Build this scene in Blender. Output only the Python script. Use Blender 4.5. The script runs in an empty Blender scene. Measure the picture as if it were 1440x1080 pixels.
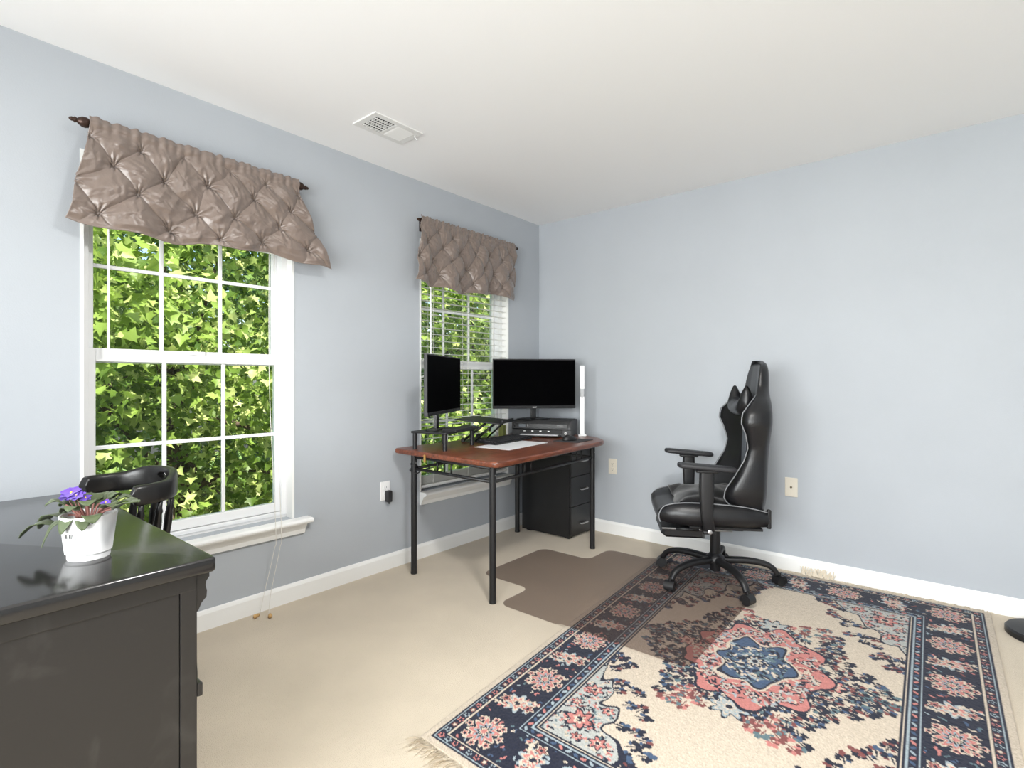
import bpy, bmesh, math, random
import numpy as np
from mathutils import Vector, Matrix
R = math.radians
S = bpy.context.scene
COL = S.collection

# ------------------------------------------------------------------ camera
TH = R(39.71)
cam_d = bpy.data.cameras.new('camera'); cam = bpy.data.objects.new('camera', cam_d); COL.objects.link(cam)
cam.location = (2.665, -3.561, 1.152)
cam.rotation_euler = (R(90), 0, TH)
cam_d.sensor_width = 36; cam_d.lens = 36 * 750 / 1440
cam_d.shift_y = -5.5 / 1440
cam_d.clip_start = 0.05
S.camera = cam
# ------------------------------------------------------------------ world, sun, lights, exposure
W = bpy.data.worlds.new('sky'); S.world = W; W.use_nodes = True
wn = W.node_tree; wn.nodes.clear()
wo = wn.nodes.new('ShaderNodeOutputWorld'); wb = wn.nodes.new('ShaderNodeBackground')
sk = wn.nodes.new('ShaderNodeTexSky'); sk.sky_type = 'NISHITA'; sk.sun_disc = False
sk.sun_elevation = R(52); sk.sun_rotation = R(70); sk.air_density = 1.0; sk.dust_density = 2.0
wn.links.new(sk.outputs[0], wb.inputs[0]); wb.inputs[1].default_value = 0.32
wn.links.new(wb.outputs[0], wo.inputs[0])
def add_light(name, kind, loc, rot, energy, size=None, size_y=None, color=(1, 1, 1), angle=None):
    d = bpy.data.lights.new(name, kind); d.energy = energy; d.color = color
    if kind == 'AREA':
        d.shape = 'RECTANGLE'; d.size = size; d.size_y = size_y or size
    if angle: d.angle = angle
    o = bpy.data.objects.new(name, d); COL.objects.link(o); o.location = loc; o.rotation_euler = rot
    return o
# sun comes over the roof from the room side, lights the trees outside the windows
add_light('sun', 'SUN', (6, -4, 9), (R(8), R(38), 0), 11, color=(1, .95, .84), angle=R(.6))
# added fill light outside an unseen, invented window behind the camera (w3 below)
W3 = (.7, 3.9); W3Z = (.55, 2.15)
add_light('window_daylight', 'AREA', ((W3[0] + W3[1]) / 2, -5.2 - .2, (W3Z[0] + W3Z[1]) / 2), (R(90), 0, 0), 235, W3[1] - W3[0], W3Z[1] - W3Z[0], (1, .985, .995))
S.view_settings.view_transform = 'Standard'; S.view_settings.look = 'None'
S.view_settings.gamma = 1; S.view_settings.use_curve_mapping = False
S.view_settings.exposure = 0.17

# ------------------------------------------------------------------ helpers
def lin(c):
    return tuple(((v / 255) / 12.92 if v / 255 <= .04045 else ((v / 255 + .055) / 1.055) ** 2.4) for v in c)
MATS = {}
def mat(name, rgb, rough=.5, metal=0, spec=.5, var=0, vscale=8, bump=0, bscale=60, coat=0, sheen=0, trans=None):
    """procedural principled material: base colour with noise variation and noise bump"""
    if name in MATS: return MATS[name]
    m = bpy.data.materials.new(name); m.use_nodes = True
    nt = m.node_tree; b = nt.nodes['Principled BSDF']
    c = lin(rgb) + (1,)
    b.inputs['Base Color'].default_value = c
    b.inputs['Roughness'].default_value = rough; b.inputs['Metallic'].default_value = metal
    b.inputs['Specular IOR Level'].default_value = spec
    if coat: b.inputs['Coat Weight'].default_value = coat
    if sheen: b.inputs['Sheen Weight'].default_value = sheen
    tc = nt.nodes.new('ShaderNodeTexCoord')
    if var:
        n = nt.nodes.new('ShaderNodeTexNoise'); n.inputs['Scale'].default_value = vscale; n.inputs['Detail'].default_value = 6
        r = nt.nodes.new('ShaderNodeValToRGB')
        r.color_ramp.elements[0].position = .3; r.color_ramp.elements[1].position = .7
        r.color_ramp.elements[0].color = tuple(v * (1 - var) for v in c[:3]) + (1,)
        r.color_ramp.elements[1].color = tuple(min(1, v * (1 + var)) for v in c[:3]) + (1,)
        nt.links.new(tc.outputs['Object'], n.inputs['Vector']); nt.links.new(n.outputs['Fac'], r.inputs[0])
        nt.links.new(r.outputs[0], b.inputs['Base Color'])
    if bump:
        n2 = nt.nodes.new('ShaderNodeTexNoise'); n2.inputs['Scale'].default_value = bscale; n2.inputs['Detail'].default_value = 4
        bp = nt.nodes.new('ShaderNodeBump'); bp.inputs['Strength'].default_value = bump; bp.inputs['Distance'].default_value = .01
        nt.links.new(tc.outputs['Object'], n2.inputs['Vector']); nt.links.new(n2.outputs['Fac'], bp.inputs['Height'])
        nt.links.new(bp.outputs[0], b.inputs['Normal'])
    MATS[name] = m
    return m

class MB:
    """collects geometry of ONE part"""
    def __init__(s): s.bm = bmesh.new()
    def box(s, lo, hi, bev=0, seg=2):
        b = bmesh.new()
        bmesh.ops.create_cube(b, size=1)
        lo = Vector(lo); hi = Vector(hi)
        for v in b.verts: v.co = Vector(((lo[i] + hi[i]) / 2 + v.co[i] * (hi[i] - lo[i]) for i in range(3)))
        if bev: bmesh.ops.bevel(b, geom=list(b.edges), offset=bev, segments=seg, affect='EDGES', profile=.5)
        s.merge(b); return s
    def merge(s, b, M=None):
        if M is not None: b.transform(M)
        me = bpy.data.meshes.new('tmp'); b.to_mesh(me); b.free(); s.bm.from_mesh(me); bpy.data.meshes.remove(me)
    def loft(s, loops, cap=True, closed=True):
        rows = [[s.bm.verts.new(p) for p in L] for L in loops]
        n = len(rows[0])
        for a, b in zip(rows[:-1], rows[1:]):
            for i in range(n if closed else n - 1):
                j = (i + 1) % n
                s.bm.faces.new((a[i], a[j], b[j], b[i]))
        if cap and closed:
            s.bm.faces.new(rows[0][::-1]); s.bm.faces.new(rows[-1])
        return s
    def tube(s, pts, r, seg=10, cap=True, smooth_n=0):
        pts = [Vector(p) for p in pts]
        if smooth_n: pts = catmull(pts, smooth_n)
        n = len(pts)
        rr = r if hasattr(r, '__len__') else [r] * n
        if len(rr) != n: rr = np.interp(np.linspace(0, 1, n), np.linspace(0, 1, len(rr)), rr)
        loops = []; up = None
        for i, p in enumerate(pts):
            t = (pts[min(i + 1, n - 1)] - pts[max(i - 1, 0)]).normalized()
            if up is None:
                up = Vector((0, 0, 1)) if abs(t.z) < .9 else Vector((1, 0, 0))
            u = (up - t * up.dot(t)).normalized(); up = u; w = t.cross(u)
            loops.append([p + (u * math.cos(a) + w * math.sin(a)) * float(rr[i]) for a in [2 * math.pi * k / seg for k in range(seg)]])
        return s.loft(loops, cap)
    def lathe(s, prof, seg=24, c=(0, 0, 0), M=None):
        loops = [[Vector((c[0] + r * math.cos(a), c[1] + r * math.sin(a), c[2] + z)) for a in [2 * math.pi * k / seg for k in range(seg)]] for r, z in prof]
        if M is not None: loops = [[M @ p for p in L] for L in loops]
        return s.loft(loops)
    def prism(s, poly, z0, z1, bev=0, seg=2, M=None):
        b = bmesh.new()
        v = [b.verts.new((x, y, z0)) for x, y in poly]; f = b.faces.new(v)
        r = bmesh.ops.extrude_face_region(b, geom=[f])
        for e in r['geom']:
            if isinstance(e, bmesh.types.BMVert): e.co.z = z1
        bmesh.ops.recalc_face_normals(b, faces=list(b.faces))
        if bev:
            ed = [e for e in b.edges if abs(e.verts[0].co.z - e.verts[1].co.z) < 1e-6]
            bmesh.ops.bevel(b, geom=ed, offset=bev, segments=seg, affect='EDGES', profile=.5)
        s.merge(b, M); return s
    def build(s, name, m, parent=None, smooth=False, loc=None, rot=None, auto=None):
        bmesh.ops.recalc_face_normals(s.bm, faces=list(s.bm.faces))
        me = bpy.data.meshes.new(name); s.bm.to_mesh(me); s.bm.free()
        return link(name, me, m, parent, smooth, loc, rot, auto)
def link(name, me, m, parent=None, smooth=False, loc=None, rot=None, auto=None):
    o = bpy.data.objects.new(name, me); COL.objects.link(o)
    if m is not None and not me.materials: me.materials.append(m)
    if smooth or auto:
        for p in me.polygons: p.use_smooth = True
        if auto: me.set_sharp_from_angle(angle=R(auto))
    if parent: o.parent = parent
    if loc: o.location = loc
    if rot: o.rotation_euler = rot
    return o
def catmull(P, n):
    P = [Vector(p) for p in P]; out = []
    for i in range(len(P) - 1):
        a = P[max(i - 1, 0)]; b = P[i]; c = P[i + 1]; d = P[min(i + 2, len(P) - 1)]
        for k in range(n):
            t = k / n
            out.append(.5 * ((2 * b) + (c - a) * t + (2 * a - 5 * b + 4 * c - d) * t * t + (3 * b - a - 3 * c + d) * t ** 3))
    out.append(P[-1]); return out
def empty(name, loc=(0, 0, 0), rz=0, rot=None):
    o = bpy.data.objects.new(name, None); COL.objects.link(o); o.empty_display_size = .1
    o.location = loc; o.rotation_euler = rot or (0, 0, rz); return o
def tag(o, label=None, cat=None, group=None, kind=None):
    if label: o['label'] = label
    if cat: o['category'] = cat
    if group: o['group'] = group
    if kind: o['kind'] = kind
    return o
def rrect(x0, y0, x1, y1, r, n=6):
    P = []
    for cx, cy, a0 in ((x1 - r, y0 + r, -90), (x1 - r, y1 - r, 0), (x0 + r, y1 - r, 90), (x0 + r, y0 + r, 180)):
        for k in range(n + 1):
            a = R(a0 + 90 * k / n); P.append((cx + r * math.cos(a), cy + r * math.sin(a)))
    return P
def text_mesh(name, body, size, m, parent, loc, rot, extrude=.0004):
    cu = bpy.data.curves.new(name, 'FONT'); cu.body = body; cu.size = size; cu.extrude = extrude; cu.align_x = 'CENTER'
    o = bpy.data.objects.new(name, cu); COL.objects.link(o)
    me = bpy.data.meshes.new_from_object(o.evaluated_get(bpy.context.evaluated_depsgraph_get()))
    bpy.data.objects.remove(o); me.name = name
    return link(name, me, m, parent, loc=loc, rot=rot)

# ------------------------------------------------------------------ materials
wall_m = mat('blue_grey_wall_paint', (177, 182, 188), .75, spec=.25, var=.02, vscale=2.5, bump=.06, bscale=180)
ceil_m = mat('ceiling_paint', (245, 245, 245), .85, spec=.2, bump=.05, bscale=200)
trim_m = mat('white_trim_paint', (240, 240, 238), .4, spec=.4)
vinyl_m = mat('white_vinyl', (238, 239, 240), .35, spec=.4)
black_metal = mat('black_metal', (24, 24, 26), .42, spec=.5)
black_plastic = mat('black_plastic', (22, 22, 24), .45)
dark_plastic = mat('charcoal_plastic', (40, 40, 43), .55)
bronze_m = mat('bronze_metal', (62, 45, 38), .35, metal=.6)
white_plastic = mat('white_plastic', (240, 240, 240), .35)
ivory_m = mat('ivory_plastic', (222, 215, 200), .4)
silver_m = mat('brushed_silver', (190, 190, 190), .35, metal=.9)
leather_m = mat('black_faux_leather', (25, 25, 27), .32, spec=.5, bump=.1, bscale=300)
grey_leather = mat('grey_faux_leather', (92, 97, 104), .45, bump=.1, bscale=300)
piping_m = mat('grey_piping', (122, 124, 127), .5)
fabric_black = mat('black_fabric', (26, 25, 26), .95, spec=.1, bump=.3, bscale=220, sheen=.3)
lacquer_m = mat('black_lacquered_wood', (22, 21, 21), .3, spec=.5, bump=.05, bscale=40)
cord_m = mat('white_cord', (225, 222, 214), .8)
paper_m = mat('white_paper', (235, 236, 238), .7)
screen_m = mat('black_screen', (1, 1, 2), .6, spec=.02)

def carpet_mat():
    m = mat('beige_carpet', (202, 189, 169), 1.0, spec=.05, var=.06, vscale=3, sheen=.2)
    nt = m.node_tree; b = nt.nodes['Principled BSDF']
    tc = nt.nodes.new('ShaderNodeTexCoord')
    v = nt.nodes.new('ShaderNodeTexNoise'); v.inputs['Scale'].default_value = 320; v.inputs['Detail'].default_value = 3
    bp = nt.nodes.new('ShaderNodeBump'); bp.inputs['Strength'].default_value = .6; bp.inputs['Distance'].default_value = .006
    nt.links.new(tc.outputs['Object'], v.inputs['Vector']); nt.links.new(v.outputs['Fac'], bp.inputs['Height']); nt.links.new(bp.outputs[0], b.inputs['Normal'])
    return m
carpet_m = carpet_mat()

def glass_mat():
    m = bpy.data.materials.new('window_glass'); m.use_nodes = True; nt = m.node_tree; nt.nodes.clear()
    o = nt.nodes.new('ShaderNodeOutputMaterial'); mx = nt.nodes.new('ShaderNodeMixShader')
    t = nt.nodes.new('ShaderNodeBsdfTransparent'); t.inputs[0].default_value = (.97, .985, .975, 1)
    g = nt.nodes.new('ShaderNodeBsdfGlossy'); g.inputs['Roughness'].default_value = .02
    fr = nt.nodes.new('ShaderNodeFresnel'); fr.inputs[0].default_value = 1.25
    nt.links.new(fr.outputs[0], mx.inputs[0]); nt.links.new(t.outputs[0], mx.inputs[1]); nt.links.new(g.outputs[0], mx.inputs[2])
    nt.links.new(mx.outputs[0], o.inputs[0]); return m
glass_m = glass_mat()

# ================================================================== STRUCTURE
RX, RY, RH = 4.6, -5.2, 2.44
WT = .16
W1 = (-3.03, -2.14); W2 = (-1.288, -.395); WZ = (.43, 2.07)
def struct(name, mb, m): return tag(mb.build(name, m), kind='structure')
struct('floor', MB().box((-.0, RY, -.15), (RX, 0, 0)), carpet_m)
struct('ceiling', MB().box((-WT, RY - WT, RH), (RX + WT, WT, RH + .2)), ceil_m)
wl = MB()
ys = [RY, W1[0], W1[1], W2[0], W2[1], 0]
for i in range(5):
    if i in (1, 3):
        wl.box((-WT, ys[i], 0), (0, ys[i + 1], WZ[0])); wl.box((-WT, ys[i], WZ[1]), (0, ys[i + 1], RH))
    else: wl.box((-WT, ys[i], 0), (0, ys[i + 1], RH))
struct('wall_left', wl, wall_m)
struct('wall_back', MB().box((-WT, 0, 0), (RX + WT, WT, RH)), wall_m)
struct('wall_right', MB().box((RX, RY, 0), (RX + WT, 0, RH)), wall_m)
wf = MB()
wf.box((-WT, RY - WT, 0), (W3[0], RY, RH)); wf.box((W3[1], RY - WT, 0), (RX + WT, RY, RH))
wf.box((W3[0], RY - WT, 0), (W3[1], RY, W3Z[0])); wf.box((W3[0], RY - WT, W3Z[1]), (W3[1], RY, RH))
struct('wall_front', wf, wall_m)
w3 = tag(empty('window_3', ((W3[0] + W3[1]) / 2, RY, W3Z[0])), kind='structure')  # unseen window, added so the fill light can enter from behind
hw3 = (W3[1] - W3[0]) / 2; h3 = W3Z[1] - W3Z[0]
fr = MB()
for a, b in (((-hw3, 0), (-hw3 + .05, h3)), ((hw3 - .05, 0), (hw3, h3)), ((-hw3 + .05, 0), (hw3 - .05, .05)), ((-hw3 + .05, h3 - .05), (hw3 - .05, h3))): fr.box((a[0], -.12, a[1]), (b[0], -.05, b[1]), .003)
fr.build('frame', vinyl_m, w3)
for k in (1, 2):
    x = -hw3 + 2 * hw3 * k / 3; MB().box((x - .03, -.11, .05), (x + .03, -.06, h3 - .05), .003).build('mullion', vinyl_m, w3)
for k in range(3):
    x = -hw3 + 2 * hw3 * k / 3; MB().box((x + (.03 if k else .05), -.088, .05), (x + 2 * hw3 / 3 - (.03 if k < 2 else .05), -.084, h3 - .05)).build('pane', glass_m, w3)
MB().box((-hw3 - .05, -.05, -.03), (hw3 + .05, .05, 0), .004).build('sill', trim_m, w3)
def baseboard(name, lo, hi, axis):
    m = MB()
    if axis == 'y':   # along left wall, profile in x/z
        prof = [(0, 0), (.014, 0), (.014, .075), (.009, .088), (.004, .092), (0, .092)]
        m.loft([[(x, y, z) for x, z in prof] for y in (lo, hi)])
    else:
        prof = [(0, 0), (-.014, 0), (-.014, .075), (-.009, .088), (-.004, .092), (0, .092)]
        m.loft([[(x, y, z) for y, z in prof] for x in (lo, hi)])
    return struct(name, m, trim_m)
baseboard('baseboard_left', RY, -.014, 'y'); baseboard('baseboard_back', 0, RX, 'x')

def window(n, y0, y1, horn):
    root = tag(empty('window_%d' % n, (0, (y0 + y1) / 2, WZ[0])), kind='structure')
    cy = (y0 + y1) / 2; hw = (y1 - y0) / 2; H = WZ[1] - WZ[0]
    def bx(m, x0, ya, za, x1, yb, zb, bev=0): return m.box((x0, ya, za), (x1, yb, zb), bev)
    t = .012
    m = MB()     # jamb liner
    bx(m, -WT, -hw, 0, .002, -hw + t, H); bx(m, -WT, hw - t, 0, .002, hw, H); bx(m, -WT, -hw + t, H - t, .002, hw - t, H); bx(m, -WT, -hw + t, 0, -.06, hw - t, .012)
    m.build('jamb', trim_m, root)
    m = MB()     # vinyl outer frame
    a = hw - t; f = .028
    bx(m, -.145, -a, .012, -.055, -a + f, H - t, .002); bx(m, -.145, a - f, .012, -.055, a, H - t, .002)
    bx(m, -.145, -a + f, H - t - f, -.055, a - f, H - t, .002); bx(m, -.145, -a + f, .012, -.055, a - f, .012 + f * .7, .002)
    m.build('frame', vinyl_m, root)
    iy = a - f; zm = 1.255 - WZ[0]
    for nm, x, z0, z1 in (('lower_sash', -.085, .034, zm + .03), ('upper_sash', -.122, zm - .03, H - t - f)):
        st, th = .026, .017
        m = MB()
        bx(m, x - th, -iy, z0, x + th, -iy + st, z1, .003); bx(m, x - th, iy - st, z0, x + th, iy, z1, .003)
        bx(m, x - th, -iy + st, z1 - (.055 if nm == 'lower_sash' else .035), x + th, iy - st, z1, .003)
        bb = .045 if nm == 'lower_sash' else .05
        bx(m, x - th, -iy + st, z0, x + th, iy - st, z0 + bb, .003)
        sash = m.build(nm, vinyl_m, root)
        gy = iy - st; gz0 = z0 + bb; gz1 = z1 - (.055 if nm == 'lower_sash' else .035)
        yy = [-gy, -gy / 3, gy / 3, gy]; zz = [gz0, (gz0 + gz1) / 2, gz1]
        mw = .0085
        for k in (1, 2): MB().box((x - .007, yy[k] - mw, gz0), (x + .007, yy[k] + mw, gz1), .003).build('muntin', vinyl_m, sash)
        MB().box((x - .0065, -gy, zz[1] - mw), (x + .0065, gy, zz[1] + mw), .003).build('muntin', vinyl_m, sash)
        for i in range(3):
            for k in range(2):
                MB().box((x - .002, yy[i] + (mw if i else 0), zz[k] + (mw if k else 0)), (x + .002, yy[i + 1] - (mw if i < 2 else 0), zz[k + 1] - (0 if k else mw))).build('pane', glass_m, sash)
        if nm == 'lower_sash':
            MB().box((x + th, -.035, z1 - .018), (x + th + .012, .035, z1), .003).build('sash_lock', vinyl_m, sash)
    h = .075 if horn else 0
    m = MB(); prof = [(-.06, .0), (.055, .0), (.064, -.006), (.066, -.013), (.062, -.022), (.05, -.026), (-.06, -.026)]
    m.loft([[(x, y, z + .012 - .014) for x, z in prof] for y in (-hw - h, hw + h)]); m.build('sill', trim_m, root)
    m = MB(); prof = [(0, -.028), (.042, -.028), (.034, -.045), (.022, -.062), (.016, -.085), (.0, -.085)]
    m.loft([[(x, y, z) for x, z in prof] for y in (-hw - h * .7, hw + h * .7)]); m.build('apron', trim_m, root)
    return root
window(1, *W1, True); window(2, *W2, False)

# ================================================================== OUTSIDE
grass_m = mat('lawn_green', (92, 120, 52), 1, var=.3, vscale=3)
struct('ground', MB().box((-30, -30, -3.2), (-.5, 30, -3)), grass_m)
def leaf_mat(name, c0, c1, c2, tr=.45):
    m = bpy.data.materials.new(name); m.use_nodes = True; nt = m.node_tree; nt.nodes.clear()
    o = nt.nodes.new('ShaderNodeOutputMaterial')
    g = nt.nodes.new('ShaderNodeNewGeometry'); r = nt.nodes.new('ShaderNodeValToRGB')
    e = r.color_ramp.elements; e[0].color = lin(c0) + (1,); e[1].color = lin(c2) + (1,); k = e.new(.55); k.color = lin(c1) + (1,)
    d = nt.nodes.new('ShaderNodeBsdfPrincipled'); d.inputs['Roughness'].default_value = .45; d.inputs['Specular IOR Level'].default_value = .4
    t = nt.nodes.new('ShaderNodeBsdfTranslucent'); mx = nt.nodes.new('ShaderNodeMixShader'); mx.inputs[0].default_value = tr
    br = nt.nodes.new('ShaderNodeHueSaturation'); br.inputs['Value'].default_value = 1.3; br.inputs['Hue'].default_value = .49
    nt.links.new(g.outputs['Random Per Island'], r.inputs[0]); nt.links.new(r.outputs[0], d.inputs['Base Color'])
    nt.links.new(r.outputs[0], br.inputs['Color']); nt.links.new(br.outputs[0], t.inputs[0])
    nt.links.new(d.outputs[0], mx.inputs[1]); nt.links.new(t.outputs[0], mx.inputs[2]); nt.links.new(mx.outputs[0], o.inputs[0])
    return m
leaf_m = leaf_mat('maple_leaf', (72, 100, 40), (136, 164, 72), (220, 227, 156))
dleaf_m = leaf_mat('dark_leaf', (44, 74, 34), (70, 104, 46), (112, 140, 66), .3)
bark_m = mat('bark', (84, 70, 58), .9, var=.25, vscale=20, bump=.5, bscale=40)
# 5-lobed maple leaf outline (unit size, base at origin, +y to tip)
LO = np.array([(0, 0), (.22, .05), (.5, .0), (.36, .22), (.62, .5), (.3, .5), (.2, .66), (0, 1.0), (-.2, .66), (-.3, .5), (-.62, .5), (-.36, .22), (-.5, .0), (-.22, .05)])
LC = np.array([0, .35])
def leaf_mesh_arrays(P, N, T, size):
    """P,N,T: (k,3) position, normal, tip direction -> verts, faces of k leaves"""
    k = len(P); B = np.cross(N, T)
    pts = np.vstack([LO, LC]); n = len(pts)
    fold = np.abs(pts[:, 0]) * .35 - (pts[:, 1] ** 2) * .18
    V = P[:, None, :] + size[:, None, None] * (pts[None, :, 0, None] * B[:, None, :] + pts[None, :, 1, None] * T[:, None, :] + fold[None, :, None] * N[:, None, :])
    m = len(LO)
    F = np.array([(i, (i + 1) % m, m) for i in range(m)])
    F = (F[None] + (np.arange(k) * n)[:, None, None]).reshape(-1, 3)
    return V.reshape(-1, 3), F
def np_mesh(name, V, F):
    me = bpy.data.meshes.new(name); V = np.asarray(V, np.float32); F = np.asarray(F, np.int32)
    me.vertices.add(len(V)); me.vertices.foreach_set('co', V.ravel())
    me.loops.add(F.size); me.loops.foreach_set('vertex_index', F.ravel())
    me.polygons.add(len(F)); me.polygons.foreach_set('loop_start', np.arange(0, F.size, F.shape[1], dtype=np.int32))
    me.polygons.foreach_set('loop_total', np.full(len(F), F.shape[1], np.int32))
    me.update(calc_edges=True); me.validate(); return me
def unit(a): return a / np.linalg.norm(a, axis=-1, keepdims=True)
CAMP = np.array(cam.location)
def tree(name, base, centers, per, spread, size, m, label, nleaf, seed, trunk_top, bias=(.55, 0, .6)):
    rg = np.random.default_rng(seed)
    root = tag(empty(name, base), label, 'tree', 'trees outside the windows')
    base = np.array(base)
    k = len(centers) * per
    P = np.repeat(centers, per, 0) + rg.normal(size=(k, 3)) * spread
    P = P[P[:, 0] < -1.1]; k = len(P)
    N = unit(rg.normal(size=(k, 3)) * .75 + np.array(bias)); T = unit(np.cross(N, rg.normal(size=(k, 3))) + np.array((.1, 0, -.35))); T = unit(T - N * (N * T).sum(1, keepdims=True))
    sz = size * rg.uniform(.65, 1.25, k)
    # trunk and limbs
    mb = MB(); top = Vector(trunk_top)
    mb.tube([Vector((0, 0, 0)), top * .35 + Vector((.05, .08, 0)), top * .7 + Vector((-.06, .02, 0)), top], [.16, .13, .09, .03], 10, smooth_n=5)
    mb.build('trunk', bark_m, root, smooth=True)
    for c in centers[rg.choice(len(centers), min(16, len(centers)), False)]:
        q = Vector(c - base); s0 = top * rg.uniform(.35, .85)
        mid = s0.lerp(q, .5) + Vector((0, 0, .18))
        MB().tube([s0, mid, q], [.04, .022, .008], 6, smooth_n=5).build('branch', bark_m, root, smooth=True)
    if nleaf:
        # the nearest leaves in view through the panes are single leaves
        d = P - CAMP; t = -CAMP[0] / d[:, 0]; yw = CAMP[1] + d[:, 1] * t; zw = CAMP[2] + d[:, 2] * t
        vis = (zw > .5) & (zw < 1.8) & (((yw > W1[0]) & (yw < W1[1])) | ((yw > W2[0]) & (yw < W2[1])))
        order = np.argsort(np.where(vis, np.linalg.norm(d, axis=1) / sz, 1e9))[:nleaf]
        v0, f0 = leaf_mesh_arrays(np.zeros((1, 3)), np.array([[0, 0, 1.]]), np.array([[0, 1., 0]]), np.ones(1))
        lm = np_mesh('leaf', v0, f0); lm.materials.append(m)
        for i in order:
            o = bpy.data.objects.new('leaf', lm); COL.objects.link(o); o.parent = root
            B = np.cross(N[i], T[i]) ; M = Matrix((list(-B) + [0], list(T[i]) + [0], list(N[i]) + [0], [0, 0, 0, 1])).transposed()
            # local axes: x = T x N so that the frame is right handed
            xax = np.cross(T[i], N[i]); M = Matrix(((xax[0], T[i][0], N[i][0], 0), (xax[1], T[i][1], N[i][1], 0), (xax[2], T[i][2], N[i][2], 0), (0, 0, 0, 1)))
            q = P[i] - base
            o.matrix_local = Matrix.Translation(Vector(q)) @ M @ Matrix.Scale(float(sz[i]), 4)
        keep = np.ones(k, bool); keep[order] = False
        P, N, T, sz = P[keep], N[keep], T[keep], sz[keep]
    V, F = leaf_mesh_arrays(P - base, N, T, sz)
    fo = link('foliage', np_mesh('foliage', V, F), m, root); fo['kind'] = 'stuff'
    return root
rg = np.random.default_rng(5)
def cloud(n, lo, hi, keep):
    P = rg.uniform(lo, hi, (n * 4, 3)); P = P[keep(P)]; return P[:n]
# big maple spreading in front of both windows (view wedge only)
def kp(P):
    c = np.sin(P[:, 1] * 2.1 + 1) * .35 + np.sin(P[:, 2] * 2.7 + P[:, 1]) * .3
    return (P[:, 0] < -2.0 + c)
cA = cloud(620, (-4.2, -4.0, -1.6), (-1.6, -.3, 4.3), lambda P: kp(P) & ~((P[:, 2] > 2.2) & (P[:, 1] < -2.2) & (rg.uniform(size=len(P)) < .6)))
tree('maple_tree', (-3.6, -1.6, -3), cA, 40, .2, .092, leaf_m, 'sunlit maple tree filling the wide window above the black chair', 170, 11, (.1, .1, 5.2))
cB = cloud(560, (-4.4, 1.4, -1.6), (-1.6, 5.4, 4.0), kp)
tree('maple_tree', (-3.7, 3.0, -3), cB, 40, .2, .092, leaf_m, 'sunlit maple tree seen through the slats of the blind beside the corner', 130, 12, (.1, .0, 5.0))
cC = cloud(420, (-8.5, -5.5, -2.8), (-6.0, 10.5, 4.2), lambda P: P[:, 0] < -5)
tree('shade_tree', (-7.2, 2, -3), cC, 22, .42, .26, dleaf_m, 'darker green tree standing behind the sunlit maples', 0, 13, (0, .2, 4.5))

# ================================================================== VALANCES AND RODS
def satin():
    m = mat('taupe_satin', (116, 101, 92), .33, spec=.8, sheen=.3, bump=.1, bscale=90)
    return m
satin_m = satin()
def curtain_rod(y0, y1, z, label, x=.08):
    root = tag(empty('curtain_rod', (x, (y0 + y1) / 2, z)), label, 'curtain rod', 'bronze curtain rods')
    L = (y1 - y0) / 2 - .075
    MB().tube([(0, -L, 0), (0, L, 0)], .009, 12).build('rod', bronze_m, root, smooth=True)
    prof = [(.006, 0), (.012, .002), (.013, .008), (.009, .012), (.016, .02), (.0205, .032), (.019, .044), (.012, .055), (.008, .059), (.011, .063), (.011, .067), (.007, .07), (.0085, .075), (.005, .082), (.0005, .084)]
    for s in (-1, 1):
        M = Matrix.Translation((0, s * (L - .005), 0)) @ Matrix.Rotation(R(-90 * s), 4, 'X')
        MB().lathe(prof, 20, M=M).build('finial', bronze_m, root, smooth=True)
        b = MB().tube([(-x + .002, s * (L - .015), -.012), (-.02, s * (L - .015), -.012), (0, s * (L - .015), -.009)], .0045, 8)
        b.box((-x, s * (L - .015) - .009, -.045), (-x + .005, s * (L - .015) + .009, .02), .001)
        b.build('bracket', bronze_m, root, auto=40)
    return root
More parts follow.
